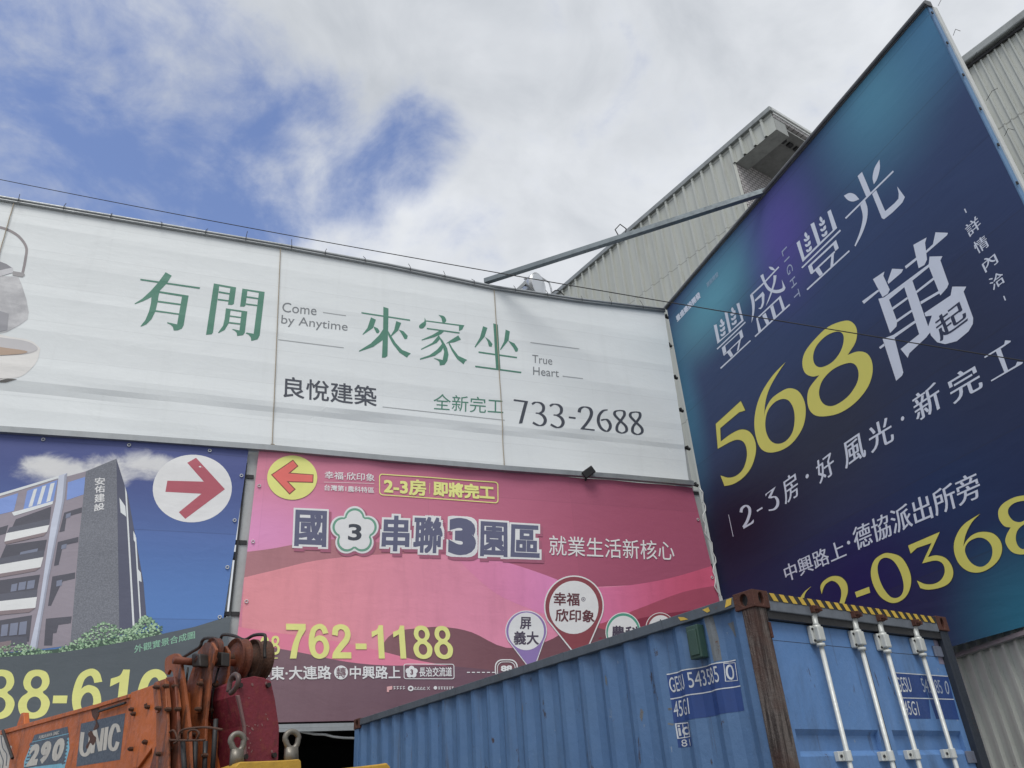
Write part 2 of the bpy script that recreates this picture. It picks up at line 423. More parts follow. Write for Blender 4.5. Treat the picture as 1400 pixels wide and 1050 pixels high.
# ---- white banner
def wdisp(u, v):
    s = -.007*abs(math.sin(PI*(v + .03*u)/.66))**.8
    k = max(0, min(1, (7.92+.012*u+.03*math.sin(u*1.7)-v)/.20)); s += -.032*k*k*(3-2*k) + .014*k*math.sin(u*2.3+3*v)*math.sin(u*.9+1)
    s += .010*math.sin(u*.55+.4)*math.sin((v-7.1)*.8)
    return s
WB = Board(FP - GN*-.02, G_, wdisp, .09, gap=.003)
root = thing('advertising_banner', 'long white cloth banner with green lettering and a teapot, topmost of the three banners', 'banner', WB.at(2, 7.1), 'advertising banners')
white_banner = root
t = NT('white_vinyl'); cloth_bump(t, .8); uvs = board_uv(t, WB)
d = t.ramp(t.noise(t.pos((1.4, 1.4, .5)), 1.2, 7, .65), .35, .8, 0, .14); c = t.mix(d, (.80, .835, .845, 1), (.68, .71, .72, 1))
st = t.ramp(t.noise(t.pos((3, 3, .18), rot=-FYAW), 2.2, 6, .6), .52, .8, 0, .08); c = t.mix(st, c, (.42, .43, .42, 1))
c = seams(t, uvs, .66, c, .09, .016)
wm = t.fin(c, .5, 0, .3)
top = WB.px([(20, 275.5), (200, 306), (383, 337), (530, 364), (675, 394), (790, 411), (908, 425)]); bot = WB.px([(944, 659), (845, 650), (690, 638.5), (530, 625), (370, 610.5), (180, 597), (0, 585)])
ext = [(bot[-1][0]-3, bot[-1][1]-.02), (top[0][0]-3, top[0][1]+.02)]
link('banner_sheet', WB.mesh([[top + bot + ext]], 0), wm, root)
bm = bmesh.new()
for k, (dz, r) in enumerate(((.02, .03), (-.03, .022))):
    bm_tube(bm, [WB.at(u, v+dz, .03) for u, v in [ext[1]] + top], r, 8)
link('top_pipe', bm, galv, root, True)
bm = bmesh.new(); bm_tube(bm, [WB.at(u, v-.06, .06-WB.disp(u, v)) for u, v in [ext[0]] + bot[::-1]], .045, 4, square=True)
bm_tube(bm, [WB.at(u, v-.015, .07-WB.disp(u, v)) for u, v in [ext[0]] + bot[::-1]], .016, 6)
link('bottom_rail', bm, galv, root)
bm = bmesh.new()
for (a, b) in (((20, 276), (-8, 372)), ((383.5, 337), (372, 611)), ((675, 394), (690, 640))):
    ua, ub = WB.uv(*a), WB.uv(*b); N = 26
    bm2 = bmesh.new()
    bm_tube(bm2, [WB.at(ua[0]+(ub[0]-ua[0])*i/N, ua[1]+(ub[1]-ua[1])*i/N, .022+.004*math.sin(i*1.3)) for i in range(N+1)], .008, 6)
    for q in (WB.at(*ub, .05),):
        bm_tube(bm2, [q + Vector((.05*math.cos(i*.9), 0, .07*math.sin(i*.9)-.02)) for i in range(8)], .008, 5)
    link('rope', bm2, rope_m, root)
bm.free()
bm = bmesh.new()                                             # short wire ties standing off the top pipe
for i in range(17):
    u, v = top[0][0] + (top[-1][0]-top[0][0])*(i+.3*random.random())/17., 0
    v = next((a[1]+(b[1]-a[1])*(u-a[0])/(b[0]-a[0]) for a, b in zip(top, top[1:]) if a[0] <= u <= b[0]), None)
    if v is None: continue
    p = WB.at(u, v, .03); bm_tube(bm, [p+Vector((0, 0, -.06))+GN*.05, p+GN*.06+Vector((0, 0, .02)), p+Vector((.04*random.uniform(-1, 1), 0, .08+.12*random.random()))], .006, 5)
link_each('wire_tie', bm, dark_metal, root)
green = print_mat('ink_green', rgb(70, 122, 104), .5); grey = print_mat('ink_grey', rgb(112, 116, 120), .5); pgrey = print_mat('ink_pale_grey', rgb(150, 154, 156), .5); dgrey = print_mat('ink_charcoal', rgb(66, 70, 80), .5)
z = Z(180, 360, 7)
you = [[(82, 145), (655, 228), (650, 243), (85, 160)],
    [(325, 82), (383, 115), (340, 185), (265, 262), (190, 318), (110, 358), (30, 388), (28, 380), (100, 335), (180, 262), (255, 180)],
    [(190, 312), (268, 258), (255, 320), (245, 380), (228, 455), (190, 530), (140, 580), (88, 602), (85, 595), (130, 540), (165, 460), (185, 375)],
    [(268, 262), (545, 305), (497, 590), (480, 620), (440, 638), (402, 638), (395, 605), (370, 582), (338, 568), (342, 560), (435, 580), (482, 314), (262, 278)],
    [(250, 352), (470, 383), (467, 398), (248, 368)], [(230, 445), (455, 477), (452, 490), (226, 460)]]
xian = [[(787, 190), (1000, 228), (978, 385), (960, 395), (922, 392), (945, 236), (838, 217), (778, 660), (765, 675), (712, 680)],
    [(835, 265), (938, 283), (936, 297), (832, 280)], [(825, 335), (930, 350), (928, 363), (823, 350)],
    [(1060, 240), (1273, 272), (1225, 690), (1205, 725), (1145, 740), (1140, 705), (1118, 680), (1092, 668), (1100, 660), (1168, 672), (1218, 281), (1108, 262), (1090, 400), (1075, 412), (1038, 410)],
    [(1100, 312), (1213, 330), (1211, 343), (1098, 327)], [(1095, 380), (1203, 395), (1201, 408), (1093, 394)],
    [(903, 427), (1107, 457), (1083, 660), (1065, 685), (1010, 692), (1005, 660), (985, 642), (962, 632), (968, 626), (1032, 640), (1052, 463), (947, 447), (930, 570), (890, 635), (830, 665), (828, 658), (875, 595), (890, 530)],
    [(942, 495), (1048, 510), (1046, 522), (940, 508)], [(930, 558), (1040, 572), (1038, 585), (928, 572)]]
art(WB, root, you, green, 1, z); art(WB, root, xian, green, 1, z)
z = Z(480, 410, 5.6)
sm = lambda p: smooth_path(p, 4)
lai = [[(78, 94), (452, 152), (450, 162), (80, 105)], [(247, 53), (286, 65), (284, 200), (278, 430), (262, 442), (236, 443), (245, 220)],
    [(245, 225), (280, 265), (240, 310), (170, 360), (62, 397), (60, 390), (150, 335), (215, 270)], [(282, 235), (300, 265), (340, 330), (390, 385), (457, 412), (440, 425), (427, 443), (370, 405), (320, 340), (284, 270)],
    [(152, 135), (190, 152), (168, 215), (90, 268), (88, 262), (125, 215)], [(172, 203), (205, 218), (218, 240), (210, 255), (195, 255), (175, 215)],
    [(345, 163), (383, 178), (360, 235), (305, 283), (300, 278), (330, 230)], [(365, 228), (400, 240), (433, 275), (428, 298), (410, 302), (392, 270)]]
jia = [sm([(668, 115, 1), (710, 125), (728, 155), (720, 172), (700, 175), (690, 140)]), [(575, 158), (865, 195), (862, 205), (572, 166)],
    sm([(563, 135, 1), (573, 165), (570, 195), (550, 218), (525, 218), (520, 200), (540, 180), (560, 165)]), [(825, 198), (867, 195), (850, 228), (825, 240)],
    [(578, 215), (830, 250), (828, 260), (580, 225)], [(680, 235), (715, 238), (690, 262), (640, 285), (540, 312), (540, 305), (620, 270)],
    [(670, 278), (700, 310), (735, 370), (745, 420), (735, 470), (715, 498), (678, 503), (675, 475), (655, 460), (632, 452), (640, 448), (700, 462), (712, 400), (700, 350)],
    [(672, 270), (685, 295), (655, 330), (535, 384), (535, 376), (620, 330)], [(705, 325), (720, 340), (690, 395), (640, 430), (527, 460), (527, 450), (600, 425), (660, 380)],
    [(820, 273), (840, 305), (790, 325), (725, 335), (760, 310)], [(755, 332), (775, 370), (820, 430), (888, 462), (870, 475), (860, 495), (810, 455), (770, 390), (745, 335)]]
zuo = [[(1088, 180), (1123, 190), (1142, 530), (1108, 530)], [(975, 395), (1270, 437), (1268, 448), (975, 407)], [(948, 505), (1303, 552), (1300, 563), (950, 517)],
    [(1010, 202), (1043, 215), (1020, 285), (950, 366), (945, 360), (985, 290)], [(1025, 285), (1060, 310), (1082, 340), (1075, 360), (1055, 358), (1045, 320)],
    [(1183, 228), (1215, 242), (1205, 310), (1145, 385), (1140, 380), (1170, 320)], [(1200, 312), (1250, 335), (1278, 375), (1275, 395), (1258, 398), (1240, 365)]]
for g in (lai, jia, zuo): art(WB, root, g, green, 1, z)
lettering(WB, root, 'Come', (385.7, 426), (432.6, 431), (386.5, 413), grey, 1)
lettering(WB, root, 'by Anytime', (384, 445.5), (475, 456), (385.3, 430), grey, 1)
lettering(WB, root, 'True', (727.7, 496), (755, 499), (727.7, 485), grey, 1)
lettering(WB, root, 'Heart', (728.6, 512.8), (764, 516), (728.6, 501.5), grey, 1)
art(WB, root, [strip(a, b, 1.0) for a, b in (((441.6, 427), (473, 431.6)), ((380.5, 464), (470, 475.5)), ((725, 468.4), (792, 477)), ((769, 514.3), (797, 517.7)), ((523, 556.3), (690, 574.6)))], pgrey, 1, name='printed_line')
lettering(WB, root, '良悅建築', (387.4, 542.5), (515, 556.5), (388.5, 514), dgrey, 1, off=.009)
lettering(WB, root, '全新完工', (592, 560), (688, 566.7), (593, 538), green, 1, song=0.)
z = Z(690, 530, 6.667); P = []
P += [[(82, 107), (212, 125), (160, 325), (128, 328), (178, 135), (80, 122)]]
for dx, dy in ((0, 0), (163, 17)):
    m = lambda L: [(a+dx, b+dy) for a, b in L]
    P += pen(m([(248, 152), (280, 135), (325, 142), (352, 172), (348, 212), (318, 232), (282, 231)]), 9, 28) + pen(m([(312, 232), (352, 258), (370, 298), (352, 335), (310, 344), (256, 318)]), 9, 30)
P += [[(585, 262), (647, 270), (645, 285), (583, 277)]]
P += pen([(678, 225), (688, 192), (728, 176), (775, 192), (790, 238), (765, 300), (706, 375)], 9, 30) + [[(695, 366), (822, 380), (819, 392), (690, 378)]]
P += pen([(938, 202), (895, 212), (860, 255), (855, 315), (882, 370), (930, 396), (960, 368), (960, 328), (928, 290), (878, 296)], 9, 28)
for dx, dy in ((0, 0), (143, 13)):
    P += pen([(a+dx, b+dy) for a, b in [(1052, 207), (1010, 216), (1003, 248), (1050, 298), (1104, 350), (1110, 392), (1070, 412), (1026, 390), (1028, 342), (1060, 298), (1090, 250), (1086, 216), (1053, 207)]], 8, 26, False)
art(WB, root, P, dgrey, 1, z)
# teapot and cup printed at the left end
z = Z(0, 280, 4.038)
tea = [(print_mat('ink_handle', rgb(132, 126, 128), .5), 1, pen([(-90, 119), (0, 124), (60, 145), (110, 180), (145, 235), (140, 300), (124, 378)], 13, 15)),
    (print_mat('ink_pot_lid', rgb(128, 128, 134), .5), 1, [[(-90, 318), (0, 312), (35, 325), (65, 345), (72, 362), (0, 372), (-90, 376)]]),
    (print_mat('ink_pot_rim', rgb(182, 182, 186), .5), 2, [[(-90, 366), (0, 360), (70, 345), (72, 372), (0, 394), (-90, 398)]]),
    (print_mat('ink_pot_lug', rgb(140, 138, 140), .5), 2, [[(68, 364), (130, 374), (138, 386), (124, 398), (70, 388)]]),
    (print_mat('ink_cup', rgb(205, 203, 200), .5), 1, [smooth_path([(-90, 720), (60, 728), (170, 748), (222, 790, 1), (205, 860), (160, 915), (110, 948), (40, 958), (-90, 960)], 4)]),
    (print_mat('ink_cup_inner', rgb(178, 176, 178), .5), 2, [smooth_path([(-90, 732), (60, 738), (160, 756), (208, 792), (160, 818), (60, 828), (-90, 828)], 4)]),
    (print_mat('ink_tea', rgb(165, 142, 124), .5), 3, [smooth_path([(-90, 778), (40, 790), (150, 808), (100, 824), (-90, 828)], 4)]),
    (print_mat('ink_cup_foot', rgb(96, 94, 92), .5), 1, [[(-90, 956), (40, 956), (95, 962), (30, 978), (-90, 975)]])]
tm = NT('ink_pot'); cloth_bump(tm, .8); q = tm.noise(tm.pos((1, 1, 1)), 2.3, 7, .7)
pm = tm.fin(tm.mix(tm.ramp(q, .3, .7), rgb(150, 150, 154), rgb(182, 182, 184)), .5)
potp = [[(-90, 396), (0, 392), (100, 394), (120, 440), (145, 520), (158, 590), (152, 630), (110, 662), (40, 700), (-90, 728)]]
art(WB, root, potp, pm, 1, z, 'teapot_print'); art(WB, root, [[(-180-x, y) for x, y in potp[0]]], pm, 1, z, 'teapot_print')
art(WB, root, [[(-80, 590), (0, 585), (48, 600), (40, 690), (-80, 722)]], print_mat('ink_pot_shade', rgb(138, 138, 144), .5), 2, z, 'teapot_print')
mir = lambda ps: [[(-180-x, y) for x, y in g] for g in ps]
for m, ly, p in tea: art(WB, root, p, m, ly, z, 'teapot_print' if ly < 3 else 'cup_print'); art(WB, root, mir(p), m, ly, z, 'teapot_print' if ly < 3 else 'cup_print')
# small black flood lamp on the bottom rail
lp = thing('flood_lamp', 'small black flood lamp on the bottom rail of the white banner', 'lamp', WB.hit(800, 652)+GN*.1)
o_ = WB.hit(800, 650) + GN*.12
bm = bmesh.new(); ax = (G_*.8 + Vector((0, 0, .55)) + GN*.4).normalized(); bx = GN.cross(ax).normalized(); cx = ax.cross(bx)
bm_box(bm, o_ - ax*.10 - bx*.07 - cx*.03, ax*.22, bx*.14, cx*.10); link('lamp_head', bm, black_m, lp, bevel=.012)
bm = bmesh.new(); bm_tube(bm, [o_ - ax*.02 - GN*.1 + Vector((0, 0, -.1)), o_ - ax*.02], .018, 6); link('bracket', bm, dark_metal, lp)

# ---- blue banner
def bdisp(u, v): return .012*math.sin(v*2.1+.3*u) + .008*math.sin(u*1.9+v) - .01*abs(math.sin(PI*(v-.4)/1.25))
BB = Board(FP + GN*.06, G_, bdisp, .14, gap=.0014)
root = thing('advertising_banner', 'blue cloth banner with a grey apartment block and a red arrow in white circle', 'banner', BB.at(-1.5, 3.6), 'advertising banners')
t = NT('blue_vinyl'); cloth_bump(t, .7); uvs = board_uv(t, BB); p0 = BB.uv(0, 600); p1 = BB.uv(300, 850)
c = t.mix(t.ramp(uvs[1], p1[1], p0[1]), rgb(80, 120, 180), rgb(76, 86, 140))
w = t.math('MULTIPLY', t.math('SUBTRACT', t.noise(t.pos((1, 1, 1.3)), 2.2, 7, .62, .4), .5), 1.5)
for (x, y, rx, ry) in ((88, 645, .62, .32), (150, 640, .4, .3), (205, 634, .62, .27), (65, 636, .3, .2)):
    c = t.mix(t.math('MULTIPLY', blob(t, uvs, BB.uv(x, y), rx, ry, .3, 0, w), .95), c, rgb(222, 226, 238))
c = seams(t, uvs, 1.25, c, .24, .010)
bmt = t.fin(c, .5, 0, .3)
TR, BR_ = BB.uv(340, 614), BB.uv(300, 880); TL = BB.uv(0, 588)
link('banner_sheet', BB.mesh([[[(TL[0]-3, TL[1]), TL, TR, BB.uv(322, 740), BR_, (BR_[0]-.06, 3.05), (TL[0]-3, 3.05)]]], 0), bmt, root)
z = Z(0, 620, 3.75)
I = lambda n, r, g, b: print_mat('ink_'+n, rgb(r, g, b), .5)
tt = NT('ink_tower'); cloth_bump(tt, .7); q = tt.noise(tt.pos(), 60, 3, .7)
tower = tt.fin(tt.mix(tt.ramp(q, .35, .7), rgb(98, 101, 110), rgb(120, 123, 132)), .5)
pic = [('mauve', (142, 134, 144), 1, [[(-200, 270), (0, 213), (100, 178), (440, 90), (430, 300), (360, 985), (150, 1010), (-200, 1040)]]),
    ('tower_side', (84, 87, 106), 1, [[(597, 28), (640, 165), (655, 210), (690, 400), (735, 660), (755, 885), (640, 925), (600, 930)]]),
    ('recess', (84, 84, 94), 2, [[(80, 335), (262, 268), (255, 335), (60, 380)], [(30, 470), (240, 440), (228, 500), (0, 540)], [(-200, 680), (205, 620), (190, 705), (-200, 760)], [(-200, 890), (165, 830), (150, 965), (-200, 990)],
        [(-200, 440), (42, 365), (30, 410), (-200, 470)], [(328, 300), (420, 272), (418, 300), (340, 322), (330, 395), (303, 402)], [(296, 452), (402, 425), (400, 452), (322, 470), (300, 570), (276, 575)],
        [(268, 630), (385, 608), (384, 640), (322, 655), (305, 685), (262, 780), (246, 782)], [(236, 848), (368, 835), (364, 870), (300, 880), (290, 920), (272, 922), (268, 985), (226, 985)]]),
    ('window', (120, 126, 146), 3, [[(105, 505), (195, 485), (190, 502), (100, 520)], [(60, 672), (90, 665), (84, 705), (54, 710)], [(98, 662), (135, 655), (128, 697), (92, 703)], [(142, 654), (180, 647), (174, 690), (136, 697)],
        [(10, 880), (45, 875), (38, 935), (4, 940)], [(55, 873), (95, 868), (88, 932), (48, 936)], [(103, 866), (140, 860), (134, 928), (96, 932)], [(338, 308), (362, 300), (360, 322), (335, 330)], [(316, 468), (342, 461), (338, 484), (312, 490)], [(290, 652), (318, 646), (316, 676), (288, 682)]]),
    ('sky_gap', (120, 146, 206), 2, [[(347, 145), (436, 118), (430, 206), (340, 236)], [(-200, 290), (92, 200), (70, 292), (-200, 360)], [(138, 188), (295, 132), (272, 243), (118, 285)]]),
    ('white_fin', (206, 210, 222), 3, [[(172, 182), (190, 176), (164, 268), (144, 272)], [(216, 166), (236, 160), (208, 254), (188, 260)], [(258, 152), (280, 146), (256, 240), (236, 246)], [(60, 300), (272, 240), (268, 256), (70, 318)],
        [(-200, 262), (300, 112), (300, 124), (-200, 276)], [(612, 225), (642, 268), (647, 322), (618, 300)], [(683, 395), (695, 420), (697, 462), (685, 442)], [(705, 588), (722, 610), (726, 658), (710, 650)], [(640, 165), (650, 200), (690, 880), (680, 885), (655, 420)], [(690, 420), (698, 430), (725, 870), (718, 872)]]),
    ('pillar', (184, 190, 206), 3, [[(300, 112), (344, 98), (330, 230), (250, 640), (190, 1012), (150, 1012), (200, 790), (262, 350), (285, 240)]]),
    ('pillar_edge', (150, 154, 170), 4, [[(330, 110), (344, 98), (330, 230), (250, 640), (190, 1012), (180, 1012), (240, 640), (318, 240)]]),
    ('railing', (92, 94, 106), 3, [[(48, 378), (256, 332), (250, 366), (34, 408)], [(-200, 575), (228, 494), (222, 532), (-200, 606)], [(-200, 745), (192, 698), (188, 738), (-200, 782)], [(-200, 950), (140, 940), (138, 985), (-200, 990)]]),
    ('slab', (210, 213, 224), 4, [[(32, 408), (252, 364), (240, 400), (22, 452)], [(-200, 606), (222, 530), (208, 582), (-200, 650)], [(-200, 782), (190, 736), (182, 792), (-200, 828)]]),
    ('soffit', (132, 118, 122), 4, [[(22, 452), (240, 400), (225, 420), (30, 466)], [(-200, 650), (208, 582), (180, 602), (-200, 672)], [(-200, 828), (182, 792), (150, 815), (-200, 850)], [(-200, 1000), (60, 960), (50, 1010), (-200, 1020)]])]
for n, cc, ly, pp in pic: art(BB, root, pp, I(n, *cc), ly, z, 'building_print')
art(BB, root, [[(440, 90), (597, 28), (612, 920), (640, 925), (360, 990), (405, 430)]], tower, 2, z, 'building_print')
signm = I('sign', 216, 218, 226)
for ch, a, b, c_ in (('安', (129.3, 662.7), (143.5, 662.3), (129.5, 652.8)), ('佑', (129.1, 673.4), (143.3, 672.2), (129.3, 663.8)), ('建', (128.8, 686.7), (143, 684.7), (129, 675.3)), ('設', (128, 698.6), (142.5, 695.5), (128.5, 688.8))):
    lettering(BB, root, ch, a, b, c_, signm, 3, off=.015)
gz = [(0, 1046), (300, 1022), (500, 992), (700, 955), (1000, 890), (1150, 843)]
art(BB, root, [[(-1350, 1110)] + gz + [(1185, 833), (1120, 1300), (1000, 1800), (-1350, 1800)]], I('dark_band', 84, 92, 98), 3, z, 'printed_band')
art(BB, root, [[(-400, 1100), (-400, 1040), (0, 1026), (285, 1004), (400, 978), (600, 944), (800, 908), (828, 918), (820, 960), (500, 1010), (0, 1080)]], I('bush_base', 70, 92, 78), 3.5, z, 'bush_print')
for (nm, cc, cnt, ly) in (('bush_dark', (84, 110, 92), 420, 4), ('bush', (118, 152, 118), 520, 5), ('bush_light', (158, 188, 152), 360, 6)):
    P = []
    for k in range(cnt):
        x = random.choice([random.uniform(-60, 270), random.uniform(300, 640), random.uniform(400, 840), random.uniform(640, 800)])
        base = 1062-.02*x if x < 300 else 1046-.19*(x-300)
        hgt = 22 + 55*math.exp(-((x-90)/120)**2)+10 if x < 285 else 52 + 85*math.exp(-((x-520)/110)**2) + 78*math.exp(-((x-745)/60)**2)*(x > 640)
        y = base - hgt*random.random()**.8; s = random.uniform(4, 9); a = random.random()*6
        P.append([(x+s*math.cos(a+q)*(1 if q != 1.6 else .6), y+s*.7*math.sin(a+q)) for q in (0, 1.6, 3.1, 4.7)])
    o = art(BB, root, P, I(nm, *cc), ly, z, 'bush_print')
art(BB, root, [[(-1350, 1110)] + gz + [(1185, 833), (1120, 1300), (1000, 1800), (-1350, 1800)]], I('dark_band', 84, 92, 98), 7, z, 'printed_band')
lettering(BB, root, '外觀實景合成圖', (183.5, 893.3), (266.5, 873.3), (183.8, 882.7), I('pale_green', 136, 186, 158), 8, off=.004)
yel = print_mat('ink_yellow', rgb(226, 224, 118), .5)
for ch, a, b, c_ in (('8', (-27, 983), (18, 983), (-19, 916)), ('8', (22.5, 982), (66, 982), (30.5, 916)), ('6', (95, 981), (136, 981), (103, 914.5)), ('1', (141, 980), (183, 980), (149, 915)), ('0', (184, 978), (227, 978), (192, 915))):
    digits(BB, root, ch, a, b, c_, yel, 8)
art(BB, root, [[(457, 455), (580, 455), (588, 388), (464, 388)]], yel, 8, Z(0, 890, 6.364))
art(BB, root, [oval(986, 180, 203, 172, 48, -.05)], I('white_disc', 226, 230, 236), 1, z, 'arrow_disc')
art(BB, root, [[(858, 140), (1045, 145), (960, 50), (1005, 24), (1153, 183), (950, 334), (917, 300), (1033, 206), (848, 196)]], I('red_arrow', 172, 84, 98), 2, z, 'arrow_print')
def ties(B, pts, root, n, inset=.05):
    bm = bmesh.new()
    for a, b in zip(pts, pts[1:]):
        L = math.dist(a, b); m = max(1, int(L/n))
        for k in range(m):
            u = a[0]+(b[0]-a[0])*(k+.5)/m; v = a[1]+(b[1]-a[1])*(k+.5)/m
            p = B.at(u, v, .012); bm_tube(bm, [p + (B.U*math.cos(q)+B.V*math.sin(q))*.022 for q in [i*PI/4 for i in range(8)]], .007, 5, True)
    return link_each('eyelet', bm, white_m, root)
ties(BB, [(TR[0]-.05, TR[1]-.1), (BR_[0]-.05, BR_[1])], root, .7); ties(BB, [(TL[0], TL[1]-.1), (TR[0], TR[1]-.08)], root, 1.)

# ---- pink banner
RK[0] = 1.5
def pdisp(u, v): return .012*math.sin(v*2.3+.4*u) + .010*math.sin(u*1.3+2*v) + .012*math.sin(u*5.5+.6)*max(0, 1-(7.08-v)/.5)
PB = Board(FP + GN*.05, G_, pdisp, .12, gap=.0014)
root = thing('advertising_banner', 'crimson pink cloth banner with map pins and a red arrow in a yellow circle', 'banner', PB.at(4, 3), 'advertising banners')
t = NT('pink_vinyl'); cloth_bump(t, 1.1); uvs = board_uv(t, PB)
pL, pR = PB.uv(340, 700), PB.uv(960, 720)
c = t.mix(t.ramp(uvs[0], pL[0], pR[0]-1), rgb(192, 114, 136), rgb(150, 72, 98))
c = t.mix(blob(t, uvs, PB.uv(345, 730), 2.2, 1.1), c, rgb(222, 128, 172))
c = t.mix(t.math('MULTIPLY', blob(t, uvs, PB.uv(600, 650), 4.5, .9), .5), c, rgb(160, 84, 112))
c = seams(t, uvs, 1.45, c, .14, .006); c = seams(t, uvs, 2.6, c, .10, .003, False)
pmt = t.fin(c, .5, 0, .3)
TLp, TRp, BRp, BLp = PB.uv(354, 616), PB.uv(947, 666), PB.uv(986, 832), (PB.uv(325, 865)[0], 3.03)
sheet = [TLp, TRp, BRp, (BRp[0]+.05, 3.03), BLp, PB.uv(325, 865)]
link('banner_sheet', PB.mesh([[sheet]], 0), pmt, root)
z = Z(320, 600, 2.1212)
def grad(name, c0, c1, ua, ub):
    t = NT(name); cloth_bump(t, 1.1); uv = board_uv(t, PB); c = t.mix(t.ramp(uv[0], ua, ub), c0, c1)
    d = t.ramp(t.noise(t.pos((3, 3, .7)), 1.5, 6, .65), .4, .8, 0, .12)
    return t.fin(t.mix(seams(t, uv, 1.45, d, 0) if False else d, c, (.1, .03, .04, 1)), .5, 0, .3)
u3 = PB.uv(330, 800)[0]; u6 = PB.uv(650, 800)[0]; u9 = PB.uv(950, 780)[0]
waves = [('wave_brown', grad('ink_wave_brown', rgb(156, 106, 112), rgb(172, 100, 114), u3, u6), 1, smooth_path([(33, 328, 1), (110, 318), (180, 305), (300, 290), (420, 300), (560, 330, 1), (560, 380), (400, 360), (240, 362), (120, 385), (29, 402, 1)], 4)),
    ('wave_salmon', grad('ink_wave_salmon', rgb(204, 126, 134), rgb(216, 122, 150), u3, u6+1), 2, smooth_path([(29, 402, 1), (120, 380), (240, 352), (400, 336), (550, 335), (690, 345), (790, 362), (900, 398), (1000, 432, 1), (1150, 425, 1), (1300, 900, 1), (5, 900, 1)], 4)),
    ('wave_orchid', grad('ink_wave_orchid', rgb(208, 118, 150), rgb(214, 120, 172), u6-.5, u9-2), 3, smooth_path([(640, 340, 1), (760, 352), (880, 388), (1000, 432), (1080, 440, 1), (1100, 480), (1080, 520), (930, 520, 1), (780, 460), (700, 400)], 4)),
    ('wave_pink', grad('ink_wave_pink', rgb(214, 112, 156), rgb(184, 76, 106), u6+1, u9), 4, smooth_path([(1000, 432, 1), (1120, 428), (1260, 405), (1398, 365, 1), (1402, 425, 1), (1300, 445), (1180, 490), (1050, 540), (960, 545, 1)], 4)),
    ('wave_red', grad('ink_wave_red', rgb(162, 72, 88), rgb(150, 66, 88), u6+1, u9), 4, smooth_path([(1402, 425, 1), (1300, 445), (1180, 490), (1050, 540, 1), (980, 600, 1), (1410, 600, 1)], 4)),
    ('wave_maroon', print_mat('ink_wave_maroon', rgb(122, 44, 64), .5), 5, smooth_path([(1410, 490, 1), (1300, 500), (1180, 520), (1100, 550), (1000, 620, 1), (1415, 640, 1)], 4)),
    ('wave_taupe', grad('ink_wave_taupe', rgb(130, 92, 96), rgb(108, 70, 78), u3, u6+1), 5, smooth_path([(400, 700, 1), (430, 600), (470, 560), (540, 548), (610, 545), (690, 560), (790, 605), (900, 590), (1000, 540), (1080, 555, 1), (1100, 900, 1), (300, 900, 1)], 4)),
    ('wave_rose', print_mat('ink_wave_rose', rgb(212, 110, 136), .5), 6, smooth_path([(10, 545, 1), (100, 560), (250, 580), (400, 610), (520, 640), (640, 662, 1), (500, 662), (330, 650), (200, 622), (100, 605), (8, 600, 1)], 4)),
    ('wave_dark', grad('ink_wave_dark', rgb(112, 88, 96), rgb(100, 72, 84), u3, u6), 7, smooth_path([(8, 592, 1), (100, 604), (200, 622), (330, 648), (450, 658), (640, 660), (1000, 700, 1), (1000, 900, 1), (-20, 900, 1)], 4))]
# keep every band inside the sheet
def clip_to_sheet(uvp):
    out = uvp
    for a, b in zip(sheet, sheet[1:] + sheet[:1]):
        def side(p): return (b[0]-a[0])*(p[1]-a[1]) - (b[1]-a[1])*(p[0]-a[0])
        res = []
        for i, p in enumerate(out):
            q = out[(i+1) % len(out)]; sp, sq = side(p), side(q)
            if sp <= 0: res.append(p)
            if (sp < 0 < sq) or (sq < 0 < sp):
                k = sp/(sp-sq); res.append((p[0]+(q[0]-p[0])*k, p[1]+(q[1]-p[1])*k))
        out = res
        if len(out) < 3: return []
    return out
for n, m, ly, p in waves:
    q = clip_to_sheet(PB.px(p, z))
    if q: link('printed_wave', PB.mesh([[q]], ly*.5), m, root)
L0 = 6
zz = Z(340, 600, 3.889)
art(PB, root, [oval(231, 208, 133, 117, 48, .0)], I('disc_yellow', 228, 222, 100), L0, zz, 'arrow_disc')
arw = [(118, 192), (235, 113), (264, 147), (222, 182), (345, 191), (342, 236), (213, 232), (250, 270), (217, 298)]
cx, cy = 232, 205
art(PB, root, [arw], I('arrow_edge', 120, 70, 60), L0+1, zz, 'arrow_print')
arw2 = [(125, 193), (235, 119), (257, 147), (209, 186), (340, 195), (338, 231), (201, 227), (242, 270), (217, 291)]
art(PB, root, [arw2], I('arrow_red', 218, 92, 84), L0+2, zz, 'arrow_print')
wp = print_mat('ink_white', rgb(226, 222, 234), .5)
lettering(PB, root, '幸福·欣印象', (443.6, 655), (511.8, 659), (443.8, 644.3), wp, L0, off=.008)
lettering(PB, root, '台灣第1農科特區', (443, 671), (511, 675), (443.2, 663), wp, L0, off=.015)
art(PB, root, [strip((400, 232), (666, 240), 2)], wp, L0, zz, 'printed_line')
yo = print_mat('ink_gold', rgb(226, 200, 110), .5); ye = print_mat('ink_lemon', rgb(232, 226, 106), .5)
def skew(p): return (p[0], p[1] + (p[0]-692)*.066)
art(PB, root, [[[skew(q) for q in rrect(692, 186, 1328, 302, 18)], [skew(q) for q in rrect(697, 191, 1323, 297, 15)]]], yo, L0, zz, 'printed_box')
lettering(PB, root, '2-3房', (524.4, 675.6), (582.5, 679), (524.4, 653), ye, L0, off=.03)
lettering(PB, root, '即將完工', (592, 678.5), (676.3, 684), (592, 657.5), ye, L0, off=.04)
art(PB, root, [strip((962, 236), (960, 294), 2)], ye, L0, zz, 'printed_line')
hd = print_mat('ink_slate', rgb(86, 88, 112), .5); hs = print_mat('ink_drop', rgb(150, 84, 106), .5); hw = print_mat('ink_halo', rgb(236, 232, 242), .5)
